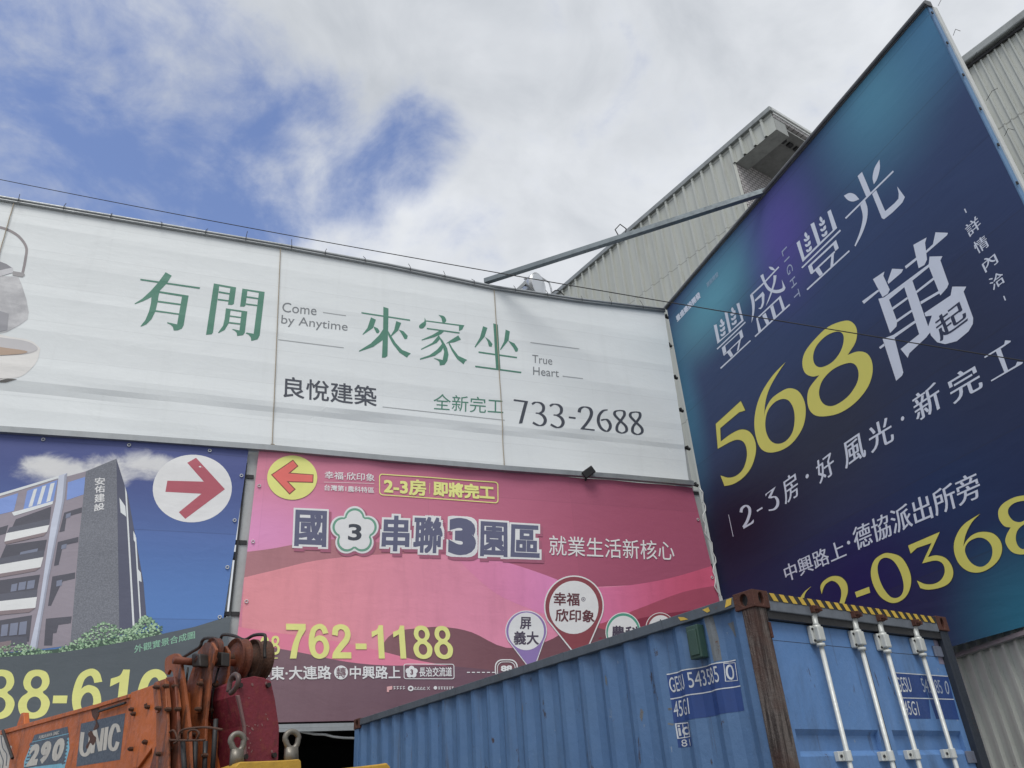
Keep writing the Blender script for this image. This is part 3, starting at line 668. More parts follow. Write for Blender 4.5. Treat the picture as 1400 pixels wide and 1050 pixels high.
heads = (('國', (402, 746.5), (446, 748), (404, 697)), ('串', (521, 753.5), (559, 754.5), (523, 705)), ('聯', (564, 756), (604, 757.5), (566, 706.5)), ('3', (612, 759), (650, 760.5), (613, 708)), ('園', (655.5, 761), (693, 762.5), (656.5, 713)), ('區', (697, 762), (737, 763.5), (698.5, 717)))
def grow(p, k, dx=0, dy=0):
    a, b, c = p; return ((a[0]-k+dx, a[1]+k+dy), (b[0]+k+dx, b[1]+k+dy), (c[0]-k+dx, c[1]-k+dy))
for ch, a, b, c_ in heads:
    big = .115 if ch != '3' else .13; w = .028 if ch != '3' else .07
    lettering(PB, root, ch, *grow((a, b, c_), 3.2, 3, 4), hs, L0-1, off=big)
    lettering(PB, root, ch, *grow((a, b, c_), 2.6), hw, L0, off=big)
    lettering(PB, root, ch, a, b, c_, hd, L0+1, off=w)
z6 = Z(320, 680, 4.375)
def flower(cx, cy, d, r, sy=1.0):
    pts = []
    for k in range(5):
        a0 = -PI/2 + k*2*PI/5; px_, py_ = cx+d*math.cos(a0), cy+d*sy*math.sin(a0)
        for j in range(-8, 9):
            a = a0 + j/8*1.45; pts.append((px_+r*math.cos(a), py_+r*sy*math.sin(a)))
    return pts
art(PB, root, [flower(728, 214, 84, 72)], hs, L0-1, z6, 'flower_print')
art(PB, root, [flower(720, 203, 82, 66)], hw, L0, z6, 'flower_print'); art(PB, root, [flower(720, 203, 78, 58)], I('flower_green', 92, 142, 120), L0+1, z6, 'flower_print'); art(PB, root, [flower(720, 203, 74, 48)], hw, L0+2, z6, 'flower_print')
lettering(PB, root, '3', (475.5, 739), (494, 739.5), (476, 716.5), dgrey, L0+3, off=.025)
lettering(PB, root, '就業生活新核心', (750, 759.5), (922, 766.5), (750.5, 732), wp, L0, off=.002)
digits(PB, root, '08', (355, 896), (382.5, 895), (355.5, 870.5), ye, L0+2)
art(PB, root, [strip((-20, 306), (112, 303), 5)], ye, L0+2, Z(350, 820, 3.784), 'printed_line')
digits(PB, root, '762-1188', (389.6, 900.8), (620.5, 900.8), (390, 853), ye, L0+2, .10)
lettering(PB, root, '屏東·大連路', (349, 930.5), (452.7, 929), (349, 911.5), wp, L0+2, off=.018)
z8 = Z(350, 820, 3.784)
art(PB, root, [oval(438, 378, 36, 36, 28)], wp, L0+2, z8, 'printed_disc'); lettering(PB, root, '轉', (459.3, 927), (472.3, 927), (459.3, 913), I('plum', 104, 74, 84), L0+3, off=.01)
lettering(PB, root, '中興路上', (477.5, 929), (547, 928.5), (477.8, 911), wp, L0+2, off=.018)
art(PB, root, [[rrect(762, 332, 1025, 412, 12), rrect(766, 336, 1021, 408, 9)]], wp, L0+2, z8, 'printed_box')
art(PB, root, [flower(803, 375, 18, 14.5)], wp, L0+2, z8, 'flower_print'); lettering(PB, root, '3', (560.6, 923), (564.4, 923), (560.6, 915.5), I('plum', 104, 74, 84), L0+3, off=.05)
lettering(PB, root, '長治交流道', (572.5, 925.7), (617.5, 925), (572.7, 912.5), wp, L0+2, off=.014)
z5 = Z(460, 930, 7); mk = []
for x in range(540, 660, 30): mk += [strip((x, 66), (x+20, 62), 5), strip((x+4, 84), (x+22, 80), 5), strip((x+10, 62), (x+6, 94), 4)]
for x in range(738, 830, 28): mk += [strip((x, 96), (x+14, 66), 5), strip((x+4, 80), (x+24, 76), 4), strip((x+8, 94), (x+24, 92), 5)]
mk += [strip((862, 64), (888, 96), 4), strip((888, 64), (862, 96), 4)]
for x in range(968, 1110, 26): mk += [strip((x, 68), (x+20, 67), 5), strip((x+3, 86), (x+18, 85), 6), strip((x+10, 64), (x+9, 92), 5)]
mk += [oval(942, 76, 17, 17, 16), [oval(706, 82, 28, 26, 20), oval(706, 82, 13, 12, 16)]]
art(PB, root, mk, wp, L0+2, z5, 'small_print'); art(PB, root, [[(478, 66), (530, 58), (528, 92), (500, 98), (498, 118), (478, 116)]], I('salmon_mark', 214, 150, 150), L0+2, z5, 'small_print')
art(PB, root, [strip((1090+i*26, 376), (1106+i*26, 376), 5) for i in range(6)], wp, L0+2, z8, 'printed_line')
z2 = Z(660, 770, 4.375)
art(PB, root, [[rrect(72, 574, 210, 690, 45), rrect(79, 581, 203, 690, 40)], [rrect(86, 588, 196, 690, 36), rrect(90, 592, 192, 690, 34)]], wp, L0+2, z2, 'road_badge')
lettering(PB, root, '88', (684.7, 918), (700.3, 917.5), (684.7, 910), wp, L0+2, off=.05)
def pin(cx, cy, r, tip, col, txt, inner, ry=1.0):
    a = [(cx+r*math.cos(q), cy+r*ry*math.sin(q)) for q in [math.radians(150-i*9)*-1+0 for i in range(0)]]
    def drop(k):
        R = r*k; pts = []
        for i in range(33):
            q = math.radians(152 + i*(236/32)); pts.append((cx+R*math.cos(q), cy+R*ry*math.sin(q)))
        return pts + [(cx+(tip[0]-cx)*k, cy+(tip[1]-cy)*k)]
    art(PB, root, [drop(1)], hw, L0+2, z2, 'map_pin'); art(PB, root, [drop(.955)], col, L0+3, z2, 'map_pin'); art(PB, root, [inner], hw, L0+4, z2, 'map_pin')
brown = I('pin_brown', 128, 62, 70)
pin(260, 405, 124, (300, 660), I('pin_violet', 128, 106, 160), 0, oval(260, 408, 106, 112), .98)
pin(543, 258, 179, (592, 600), brown, 0, oval(542, 266, 147, 158), 1.02)
pin(838, 412, 106, (880, 640), I('pin_green', 70, 140, 120), 0, oval(838, 420, 92, 104), 1.1)
pin(1060, 388, 88, (1100, 600), brown, 0, oval(1062, 396, 74, 84), 1.05)
tx = I('pin_text', 70, 62, 78)
for s, a, b, c_ in (('屏', (222, 394), (290, 396), (222, 321)), ('義大', (186, 487), (335, 488), (186, 406)), ('農科', (765, 460), (935, 465), (765, 374)), ('大', (1035, 420), (1085, 422), (1036, 336))):
    lettering(PB, root, s, a, b, c_, tx, L0+5, off=.022, z=z2)
for s, a, b, c_ in (('幸福', (420, 254), (576, 258), (420, 176)), ('欣印象', (432, 350), (666, 357), (433, 274))):
    lettering(PB, root, s, a, b, c_, I('pin_text_brown', 92, 52, 58), L0+5, off=.022, z=z2)
art(PB, root, [[oval(598, 218, 13, 13, 16), oval(598, 218, 9, 9, 16)], oval(598, 218, 5, 5, 10)], I('pin_mark', 110, 104, 114), L0+5, z2, 'printed_mark')
ties(PB, [(TLp[0]+.06, TLp[1]-.15), (PB.uv(325, 865)[0]+.07, 4.2)], root, .75); ties(PB, [(TRp[0]-.05, TRp[1]-.1), (BRp[0]-.05, BRp[1])], root, .75)
bm = bmesh.new(); u0 = BLp[0]-3.4; bm_box(bm, PB.at(u0, 2.90, .02-PB.disp(u0, 2.9)), G_*(BRp[0]-u0+.3), GN*.05, ZZ*.045); bm_box(bm, PB.at(u0, 2.95, -.01-PB.disp(u0, 2.9)), G_*(BRp[0]-u0+.3), GN*.05, ZZ*.05)
link('bottom_rail', bm, galv, root)

# ---- navy billboard
bd = ray(290, 1141); bd.z = 0; NO = WB.hit(909, 425) + G_*.06; NO.z = 0
NB = Board(NO, -bd, lambda u, v: .006*math.sin(u*1.1)*math.sin(v*1.3), .4, gap=.002)
NU = NB.U
uL = 0.; uR = NB.uv(1266, 9)[0]; vT0 = NB.uv(909, 425)[1]; vT1 = NB.uv(1266, 9)[1]; vB = NB.uv(1305, 883)[1]
RK[0] = .98
root = thing('billboard', 'tall navy blue billboard with yellow and white characters, right of the white banner', 'billboard', NB.at((uL+uR)/2, vB))
t = NT('navy_vinyl'); uvs = board_uv(t, NB)
p_ = t.pos((1, 1, 3), rot=-NU.to_2d().angle_signed(Vector((1, 0)))); t.bump(t.noise(p_, .9, 4, .5, .5), .25, .04)
def q(x, y): return NB.uv(x, y)
c = t.mix(t.ramp(uvs[1], vB, vT0), rgb(38, 44, 84), rgb(58, 80, 122))
c = t.mix(t.math('MULTIPLY', blob(t, uvs, q(1130, 600), 3.6, 1.7), .85), c, rgb(48, 54, 74))
c = t.mix(t.math('MULTIPLY', blob(t, uvs, q(1010, 720), 3.0, 1.6), .95), c, rgb(33, 22, 48))
c = t.mix(t.math('MULTIPLY', blob(t, uvs, q(1180, 800), 2.2, 1.2), .8), c, rgb(34, 24, 90))
c = t.mix(t.math('MULTIPLY', blob(t, uvs, q(1320, 640), 2.0, 2.2), .7), c, rgb(30, 56, 98))
c = t.mix(t.math('MULTIPLY', blob(t, uvs, q(1420, 850), 1.5, 1.3), .85), c, rgb(30, 124, 154))
c = t.mix(t.math('MULTIPLY', blob(t, uvs, q(975, 410), 2.6, 1.3, 0, .1), .95), c, rgb(92, 162, 184))
c = t.mix(t.math('MULTIPLY', blob(t, uvs, q(938, 560), .8, 2.6), .9), c, rgb(70, 128, 160))
c = t.mix(t.math('MULTIPLY', blob(t, uvs, q(1065, 320), 1.4, 2.0), .8), c, rgb(92, 78, 168))
c = t.mix(t.math('MULTIPLY', blob(t, uvs, q(1195, 130), 1.7, 2.0, 0, 0), .75), c, rgb(84, 156, 184))
c = t.mix(t.math('MULTIPLY', blob(t, uvs, q(1275, 25), 1.2, 1.6, 0, 0), .6), c, rgb(72, 140, 180))
c = t.mix(t.math('MULTIPLY', blob(t, uvs, q(1330, 480), 1.6, 2.6), .8), c, rgb(46, 56, 86))
c = seams(t, uvs, 1.15, c, .24, .014)
nm = t.fin(c, .55, 0, .16)
link('billboard_sheet', NB.mesh([[[(uL, vB), (uR, vB), (uR, vT1), (uL, vT0)]]], 0), nm, root)
bm = bmesh.new()
bm_box(bm, NB.at(uR, vB, -.075)-NU*.012, NU*.03, NB.N*.07, ZZ*(vT1-vB)); link('sheet_return', bm, print_mat('return_blue', rgb(100, 138, 178), .5), root)
bm = bmesh.new(); bm_box(bm, NB.at(uR, vB, -.142)+NU*.004, NU*.035, NB.N*.07, ZZ*(vT1-vB-.02)); link('edge_post', bm, white_m, root)
bm = bmesh.new(); bm_tube(bm, [NB.at(uL-.02, vT0+.03, -.03), NB.at(uR+.04, vT1+.03, -.03)], .05, 4, square=True); bm_tube(bm, [NB.at(uL-.02, vT0+.02, .04), NB.at(uR+.04, vT1+.02, .04)], .028, 8)
link_each('frame_rail', bm, weathered('frame_rail_grey', (.15, .155, .16, 1), .5, .3, .1, .4, 3), root)
bm = bmesh.new()
for k in range(6): bm_box(bm, NB.at(uL + (uR-uL-1.1)*k/5., .0, -.42), NU*.10, NB.N*.10, ZZ*(vT0-.3))
link_each('post', bm, galv, root)
bm = bmesh.new()
for k in range(5): bm_box(bm, NB.at(uL, vB+.2+k*1.8, -.2), NU*(uR-uL), NB.N*.06, ZZ*.08)
link_each('cross_rail', bm, galv, root)
bm = bmesh.new()
for (x, y) in ((912, 432), (916, 471), (924, 515), (932, 560), (941, 612), (952, 662), (960, 718), (970, 778)):
    p = NB.hit(x, y); bm_tube(bm, [p - NU*.06 - NB.N*.06, p + NB.N*.05 - NU*.02, p + NU*.03 + NB.N*.02], .035, 6)
link_each('clamp', bm, black_m, root)
bm = bmesh.new()
for k in range(11):
    p = NB.at(uR+.03, vT1-.2-k*.62, -.02); bm_box(bm, p, NU*.015, NB.N*.025, ZZ*.04)
link_each('clip', bm, dark_metal, root)
bm = bmesh.new()
for k in range(9):
    p = NB.at(uR+.08, vT1-.05-k*.62, -.12); d0 = random.uniform(.1, .22)
    bm_tube(bm, [p, p+NU*d0*.6+ZZ*.05, p+NU*d0+ZZ*random.uniform(-.05, .1)], .004, 4)
link_each('wire_tie', bm, dark_metal, root)
RK[0] = 1.05
pale = print_mat('ink_pale', rgb(200, 208, 224), .5, .35); yel2 = print_mat('ink_citron', rgb(208, 202, 84), .5, .35)
z = Z(960, 350, 6.5625)
def leaf(x0, y0, x1, y1, w):
    dx, dy = x1-x0, y1-y0; d = math.hypot(dx, dy); nx, ny = -dy/d, dx/d
    f = lambda s, k: (x0+dx*s+nx*w*k, y0+dy*s+ny*w*k)
    return [f(0, 0), f(.25, .75), f(.5, 1), f(.78, .65), f(1, 0), f(.78, -.65), f(.5, -1), f(.25, -.75)]
def wheat(x0, y0, x1, y1, s, sk):
    """ear of wheat from its top to its foot; sk slants the cross direction"""
    out = []; dx, dy = x1-x0, y1-y0
    L = math.hypot(dx, dy); ux, uy = dx/L, dy/L; rx, ry = sk
    out.append(leaf(x0, y0, x0+ux*s*1.05, y0+uy*s*1.05, s*.26))
    for k in (.36, .62, .88):
        bx, by = x0+dx*k+ux*s*.28, y0+dy*k+uy*s*.28
        for sg in (-1, 1): out.append(leaf(bx, by, bx - ux*s*.62 + sg*rx*s*.72, by - uy*s*.62 + sg*ry*s*.72, s*.25))
    return out
f1 = [[(105, 622), (130, 612), (158, 755), (240, 688), (202, 508), (226, 497), (260, 668), (352, 578), (308, 430), (333, 418), (372, 580), (138, 788)], [(130, 832), (385, 588), (391, 598), (137, 840)],
    [(175, 824), (355, 658), (370, 725), (345, 750), (332, 692), (206, 806), (216, 858), (190, 890)], [(190, 890), (345, 740), (347, 752), (196, 895)], [(218, 860), (248, 838), (278, 890), (256, 912)], [(328, 768), (345, 752), (328, 840), (310, 856)],
    [(160, 1003), (430, 754), (436, 763), (167, 1013)]]
f1 += wheat(172, 562, 190, 722, 48, (.62, -.5)) + wheat(270, 458, 290, 622, 48, (.62, -.5))
art(NB, root, f1, pale, 1, z)
sheng = [[(430, 350), (545, 243), (685, 93), (692, 103), (548, 258), (458, 343)], smooth_path([(430, 352, 1), (455, 345, 1), (468, 400), (472, 450), (463, 530), (442, 602, 1), (450, 500), (445, 420)], 4),
    [(472, 395), (545, 320), (560, 345), (557, 420), (545, 457), (525, 478), (503, 470), (525, 460), (538, 420), (535, 362), (478, 408)],
    smooth_path([(522, 178, 1), (548, 160, 1), (570, 230), (610, 285), (660, 305), (710, 295), (725, 275), (715, 210, 1), (750, 285, 1), (735, 312), (690, 332), (640, 330), (590, 305), (555, 250)], 4),
    smooth_path([(640, 175, 1), (668, 172, 1), (660, 230), (635, 310), (600, 400), (570, 452, 1), (600, 370), (625, 290), (640, 230)], 4), leaf(597, 97, 655, 128, 13),
    [[(485, 560), (705, 355), (747, 475), (520, 675), (505, 685)], [(500, 562), (530, 664), (722, 492), (690, 388)]], [(540, 535), (570, 508), (605, 605), (580, 622)], [(612, 462), (638, 438), (668, 545), (640, 562)], [(470, 718), (785, 430), (793, 440), (478, 727)]]
art(NB, root, sheng, pale, 1, z)
z = Z(1080, 210, 5.526)
f2 = [[(50, 675), (73, 655), (112, 785), (210, 690), (155, 535), (182, 518), (232, 668), (326, 578), (283, 440), (308, 422), (358, 562), (98, 820)], [(88, 860), (380, 574), (387, 584), (96, 867)],
    [(138, 852), (350, 652), (371, 714), (345, 738), (330, 690), (168, 842), (184, 892), (158, 910)], [(158, 905), (340, 734), (343, 748), (168, 912)], [(190, 880), (220, 855), (252, 908), (228, 928)], [(315, 772), (335, 752), (330, 845), (308, 864)], [(128, 1024), (448, 730), (455, 739), (136, 1033)]]
f2 += wheat(116, 592, 150, 746, 46, (.62, -.5)) + wheat(230, 474, 268, 630, 46, (.62, -.5))
art(NB, root, f2, pale, 1, z)
guang = [[(512, 170), (545, 138), (612, 298), (578, 328)], [(417, 485), (778, 128), (785, 138), (425, 494)], smooth_path([(408, 318, 1), (450, 298), (490, 308), (525, 345, 1), (480, 362), (440, 352)], 4), smooth_path([(677, 45, 1), (680, 110), (660, 190), (635, 232, 1), (625, 180), (640, 110)], 4),
    smooth_path([(533, 390, 1), (568, 350, 1), (588, 420), (580, 510), (545, 610), (497, 702, 1), (490, 695, 1), (530, 590), (552, 480)], 4),
    [(622, 305), (652, 275), (720, 435), (790, 375), (820, 340), (822, 300), (810, 248), (868, 328), (850, 368), (830, 390), (775, 445), (712, 496), (695, 488)]]
art(NB, root, guang, pale, 1, z)
lettering(NB, root, '豐盛建設開發', (926.4, 440.5), (959, 406), (923.8, 433), pale, 1, off=.04)
lettering(NB, root, '建設開發', (967.5, 393.5), (983, 377), (966, 387.5), print_mat('ink_dim', rgb(130, 160, 184), .45, .35), 1, off=.02)
lettering(NB, root, 'L I G H T', (1068.5, 344), (1087.5, 412), (1075.5, 336.5), print_mat('ink_dim', rgb(150, 162, 190), .45, .35), 1)
z = Z(960, 420, 4.04)
five = [(213, 518, 1), (238, 570, 1), (222, 575, 1), (204, 580, 1), (100, 668, 1), (103, 742, 1), (160, 700), (215, 676), (262, 688), (292, 735), (298, 800), (275, 880), (230, 940), (175, 976), (125, 988, 1), (103, 930, 1), (150, 942), (195, 928), (230, 890), (248, 830), (246, 780), (230, 745), (200, 732), (160, 742), (87, 782, 1), (75, 645, 1)]
six = [(462, 303, 1), (415, 372), (372, 450), (350, 525), (343, 605, 1), (352, 562), (382, 508), (430, 470), (480, 448), (530, 462), (563, 512), (573, 580), (558, 660), (510, 738), (450, 785), (380, 803), (330, 785), (302, 730), (289, 650), (298, 560), (330, 470), (390, 378)]
sixh = [(445, 507), (480, 517), (505, 560), (512, 620), (500, 690), (465, 738), (420, 755), (380, 738), (355, 690), (350, 630), (365, 570), (402, 525)]
eight = [(790, 75), (835, 87), (857, 130), (848, 195), (805, 264, 1), (860, 245), (910, 255), (938, 300), (940, 370), (910, 450), (840, 532), (750, 588), (650, 603), (600, 577), (582, 520), (592, 450), (648, 376, 1), (610, 383), (570, 363), (555, 310), (570, 248), (622, 180), (700, 108)]
e1 = [(745, 135), (778, 147), (783, 190), (763, 250), (718, 305), (660, 332), (625, 317), (615, 270), (635, 212), (688, 158)]; e2 = [(810, 308), (850, 322), (865, 370), (850, 430), (800, 498), (730, 543), (680, 540), (652, 505), (648, 455), (672, 395), (732, 338)]
S = smooth_path
def rim(polys, w):
    """thin dark edge under a digit"""
    out = []
    for g in polys:
        o = g[0]; n = len(o); sgn = 1 if sum(o[i][0]*o[(i+1) % n][1]-o[(i+1) % n][0]*o[i][1] for i in range(n)) > 0 else -1; pts = []
        for i in range(n):
            a, b = o[i-1], o[(i+1) % n]; dx, dy = b[0]-a[0], b[1]-a[1]; d = math.hypot(dx, dy) or 1
            pts.append((o[i][0]+dy/d*w*sgn, o[i][1]-dx/d*w*sgn))
        out.append([pts, o])
    return out
D1 = [[S(five)], [S(six), S(sixh)], [S(eight), S(e1), S(e2)]]
RK[0] = .8
edge = print_mat('ink_edge', rgb(58, 62, 50), .45, .35)
for g in D1: art(NB, root, [g], yel2, 2, z)
art(NB, root, rim([[S(five)]], 3.5), edge, 1, z)
z = Z(1060, 650, 4.1176)
zero = [(640, 437), (710, 460), (755, 530), (768, 600), (747, 670), (702, 710), (650, 716), (592, 680), (552, 610), (540, 540), (558, 480), (598, 447)]; zh = [(625, 463), (668, 482), (705, 540), (725, 610), (720, 660), (695, 687), (655, 685), (615, 640), (588, 580), (578, 520), (592, 478)]
three = [(750, 395, 1), (928, 318, 1), (882, 420, 1), (862, 460, 1), (910, 450), (962, 466), (996, 510), (1004, 560), (982, 605), (932, 632), (865, 643), (820, 635, 1), (800, 592, 1), (850, 612), (902, 609), (940, 583), (957, 540), (945, 497), (905, 479), (830, 495, 1), (882, 380, 1), (800, 408, 1), (765, 440, 1)]
s6 = [(1155, 215, 1), (1110, 262), (1075, 330), (1060, 400, 1), (1078, 368), (1112, 335), (1162, 318), (1225, 326), (1266, 365), (1278, 420), (1255, 480), (1200, 528), (1140, 547), (1080, 535), (1032, 490), (1008, 420), (1017, 350), (1062, 277)]; s6h = [(1145, 350), (1190, 362), (1220, 400), (1222, 450), (1200, 493), (1160, 515), (1115, 500), (1082, 460), (1070, 415), (1092, 373)]
e8 = [(1402, 112), (1450, 110), (1480, 150), (1470, 200), (1440, 247, 1), (1490, 255), (1512, 305), (1500, 370), (1450, 425), (1390, 445), (1332, 430), (1298, 380), (1302, 338), (1326, 293, 1), (1290, 285), (1261, 245), (1258, 195), (1288, 155), (1345, 124)]; e8a = [(1400, 143), (1438, 150), (1446, 190), (1422, 235), (1385, 262), (1342, 255), (1314, 220), (1315, 185), (1348, 155)]; e8b = [(1420, 270), (1455, 292), (1460, 340), (1440, 390), (1400, 415), (1370, 400), (1355, 360), (1362, 315), (1387, 285)]
two = [(262, 668, 1), (255, 625), (275, 593), (320, 568), (370, 572), (402, 605), (410, 650), (400, 690), (385, 735, 1), (372, 790, 1), (345, 790, 1), (360, 728), (372, 680), (370, 640), (350, 607), (318, 593), (285, 612), (270, 640)]
s0 = [(205, 622, 1), (172, 660), (160, 700), (150, 760, 1), (110, 760, 1), (130, 710), (160, 660)]
for g in ([[S(s0)]], [[S(two)]], [[[(450, 657), (530, 627), (537, 660), (460, 687)]]], [[S(zero), S(zh)]], [[S(three)]], [[S(s6), S(s6h)]], [[S(e8), S(e8a), S(e8b)]]): art(NB, root, g, yel2, 2, z)
art(NB, root, rim([[S(zero)], [S(three)], [S(s6)], [S(two)]], 3), edge, 1, z)
z = Z(1160, 300, 4.375)
wan = [[(83, 490), (178, 420), (186, 428), (95, 505)], [(235, 372), (262, 295), (328, 298), (318, 318), (240, 386)], [(148, 358), (216, 312), (210, 338), (248, 420), (236, 445), (205, 465)],
    [(338, 280), (405, 228), (412, 240), (345, 295)], [(455, 195), (505, 148), (520, 77), (595, 80), (588, 95), (462, 205)], [(388, 152), (467, 108), (458, 140), (470, 240), (455, 272), (420, 292)],
    [(180, 475), (215, 466), (480, 268), (485, 222), (562, 220), (550, 245), (600, 385), (590, 410), (550, 455), (482, 285), (244, 480), (292, 610), (288, 640), (250, 680)],
    [(330, 390), (380, 358), (490, 675), (470, 700), (425, 690)], [(258, 530), (352, 464), (356, 476), (262, 545)], [(285, 603), (377, 540), (382, 552), (288, 618)], [(403, 430), (512, 344), (516, 358), (408, 442)], [(430, 492), (540, 428), (545, 442), (434, 508)],
    [(205, 715), (270, 690), (400, 603), (406, 616), (276, 708), (328, 915), (320, 935), (285, 965)], [(183, 765), (212, 742), (217, 756), (191, 775)], [(312, 775), (425, 685), (470, 690), (470, 702), (365, 800), (355, 828)],
    [(455, 560), (612, 455), (622, 402), (706, 402), (690, 432), (748, 590), (746, 625), (720, 670), (650, 728), (580, 746), (532, 735), (495, 695), (478, 640), (500, 575), (462, 580)]]
art(NB, root, wan, pale, 1, z)
lettering(NB, root, '起', (1286.5, 467), (1324.5, 439), (1276.5, 438), print_mat('ink_navy', rgb(48, 58, 88), .45, .35), 2, song=.035)
z = Z(980, 600, 6.364)
art(NB, root, [strip((105, 660), (145, 850), 5), [(350, 622), (398, 592), (403, 606), (355, 636)]] + pen([(214, 640), (222, 605), (255, 582), (285, 600), (290, 645), (270, 710), (236, 770)], 13, 25) + [[(232, 768), (300, 728), (324, 700), (326, 722), (318, 736), (236, 784)]]
    + [[(425, 482), (515, 414), (475, 505), (460, 520), (450, 512), (480, 452), (440, 480), (430, 502)]] + pen([(468, 512), (508, 505), (532, 535), (530, 580), (502, 612), (455, 622)], 11, 25), pale, 1, z)
lettering(NB, root, '房', (1074.2, 690), (1093.3, 677), (1068.8, 656.8), pale, 1, song=.032)
lettering(NB, root, '好', (1121, 662), (1143, 645.5), (1114, 632.5), pale, 1, song=.032); lettering(NB, root, '風', (1156, 641.5), (1184, 623.5), (1150.5, 608), pale, 1, song=.032); lettering(NB, root, '光', (1191.6, 620), (1222.5, 602), (1184.5, 586), pale, 1, song=.032)
lettering(NB, root, '新', (1254.5, 578), (1289, 556), (1246, 543), pale, 1, song=.032); lettering(NB, root, '完', (1304.5, 553), (1345, 530), (1293.5, 519), pale, 1, song=.032)
art(NB, root, [oval(787, 325, 13, 20, 18, .3), oval(1615, -177, 14, 20, 18, .3)], pale, 1, z)
z = Z(1180, 450, 6.364)
art(NB, root, [[(1057, 241), (1232, 133), (1240, 98), (1290, 101), (1286, 113), (1205, 168), (1062, 252)], [(1158, 192), (1200, 168), (1266, 358), (1234, 378)], [(1114, 446), (1330, 318), (1346, 284), (1396, 287), (1390, 301), (1120, 456)]], pale, 1, z)
lettering(NB, root, '中興路上', (1075.8, 796), (1158, 760.5), (1070.5, 774), pale, 1, song=.026); lettering(NB, root, '德協派出所旁', (1170.5, 753.5), (1343.5, 679), (1164.5, 722.5), pale, 1, song=.030)
art(NB, root, [oval(1160.3, 741.8, 2.2, 2.6, 14)], pale, 1)
for ch, a, b, c_ in (('詳', (1325.7, 324.9), (1342.5, 309.5), (1318, 309.8)), ('情', (1337, 348), (1353.6, 335.5), (1329.3, 333)), ('內', (1348, 373), (1365.5, 358.5), (1341, 358)), ('洽', (1358.3, 397.8), (1376, 384.5), (1351, 382.5))):
    lettering(NB, root, ch, a, b, c_, pale, 1, song=.025)
z = Z(1300, 270, 5.83); art(NB, root, [strip((108, 90), (122, 121), 10), strip((425, 785), (438, 821), 10)], pale, 1, z)

# ------------------------------------------------------------------ steel frame behind the signs
root = thing('sign_frame', 'grey steel frame of posts and rails that carries the white, blue and pink banners', 'steel frame', FP + G_*3)
bm = bmesh.new()
def fpost(x, y, w=.16, z0=0., z1=None):
    u = WB.uv(x, y)[0]; bm_box(bm, FP + G_*(u-w/2) - GN*.13 + ZZ*0, G_*w, GN*.11, ZZ*7.0); bm_box(bm, FP + G_*(u-w/2) - GN*.34 + ZZ*z0, G_*w, GN*.12, ZZ*((z1 or 11.0)-z0))
for x, y in ((334, 740), (700, 740)): fpost(x, y)
u = WB.uv(955, 720)[0]; bm_box(bm, FP + G_*(u-.12) - GN*.14, G_*.30, GN*.12, ZZ*7.0); bm_box(bm, FP + G_*(u-.12) - GN*.30, G_*.30, GN*.12, ZZ*10.95)
u = WB.uv(0, 740)[0]-2.6; bm_box(bm, FP + G_*u - GN*.34, G_*.16, GN*.12, ZZ*10.9)
link_each('post', bm, weathered('post_grey', (.46, .48, .48, 1), .5, .2, .1, .4, 3), root)
bm = bmesh.new(); ul = WB.uv(330, 740)[0]
for du in (-.19,): bm_box(bm, FP + G_*(ul+du) - GN*.14 + ZZ*3.1, G_*.10, GN*.09, ZZ*3.9)
link('channel', bm, galv, root)
bm = bmesh.new()
bm_box(bm, FP + G_*(ul-.065) - GN*.03 + ZZ*4.3, G_*.03, GN*.05, ZZ*2.5); link('slot', bm, dark_metal, root)
bm = bmesh.new()
for v in (4.45, 5.5, 6.55): bm_box(bm, FP + G_*(ul-.26) - GN*.05 + ZZ*v, G_*.34, GN*.05, ZZ*.06)
ur = WB.uv(955, 720)[0]
for v in (4.1, 5.5, 6.9): bm_box(bm, FP + G_*(ur-.2) - GN*.05 + ZZ*v, G_*.36, GN*.05, ZZ*.06)
link_each('bracket', bm, dark_metal, root)
bm = bmesh.new()
for v in (3.6, 5.4, 7.08, 9., 10.8): bm_box(bm, FP + G_*(ul-6) - GN*.48 + ZZ*v, G_*14.2, GN*.1, ZZ*.1)
link_each('rail', bm, galv, root)
bm = bmesh.new(); pts = []
for i in range(30):
    v = 7.0-2.6*i/29; pts.append(FP + G_*(ur+.13+.05*math.sin(i*.55)+.03*math.sin(i*1.7)) + GN*.09 + ZZ*v)
bm_tube(bm, pts, .012, 5); tag(link('loose_cable', bm, white_m, None, True), 'thin pale cable dangling down the post between the pink banner and the navy billboard', 'cable')
# ------------------------------------------------------------------ dark workshop behind and below the banners
t = NT('workshop_wall_shaded'); wk = t.fin((.018, .018, .02, 1), .9)  # near-black colour puts the shade of the deep bay into its surfaces
root = thing('workshop', 'dark open workshop bay underneath the pink and blue banners', 'building', FP + G_*2 - GN*4)
def sl(u0, u1, n0, n1, z0, z1): return (FP + G_*u0 - GN*n0 + ZZ*z0, G_*(u1-u0), -GN*(n1-n0), ZZ*(z1-z0))
for nm, args in (('back_wall', (-6, 8.2, 9, 9.2, 0, 3.6)), ('side_wall', (-6.2, -6, .6, 9, 0, 3.6)), ('side_wall', (8.2, 8.4, .6, 9, 0, 3.6)), ('roof', (-6.2, 8.4, .5, 9.2, 3.6, 3.75))):
    bm = bmesh.new(); bm_box(bm, *sl(*args)); link(nm, bm, wk, root)
bm = bmesh.new(); bm_box(bm, *sl(-6.2, 8.4, .42, .5, 2.98, 3.75)); link('fascia', bm, dark_metal, root)
bm = bmesh.new(); u = WB.uv(383, 996)[0]
pts = [(395, 997), (412, 1000), (430, 1003.5), (445, 1004), (456, 1007), (470, 1008.5), (488, 1009), (520, 1009)]
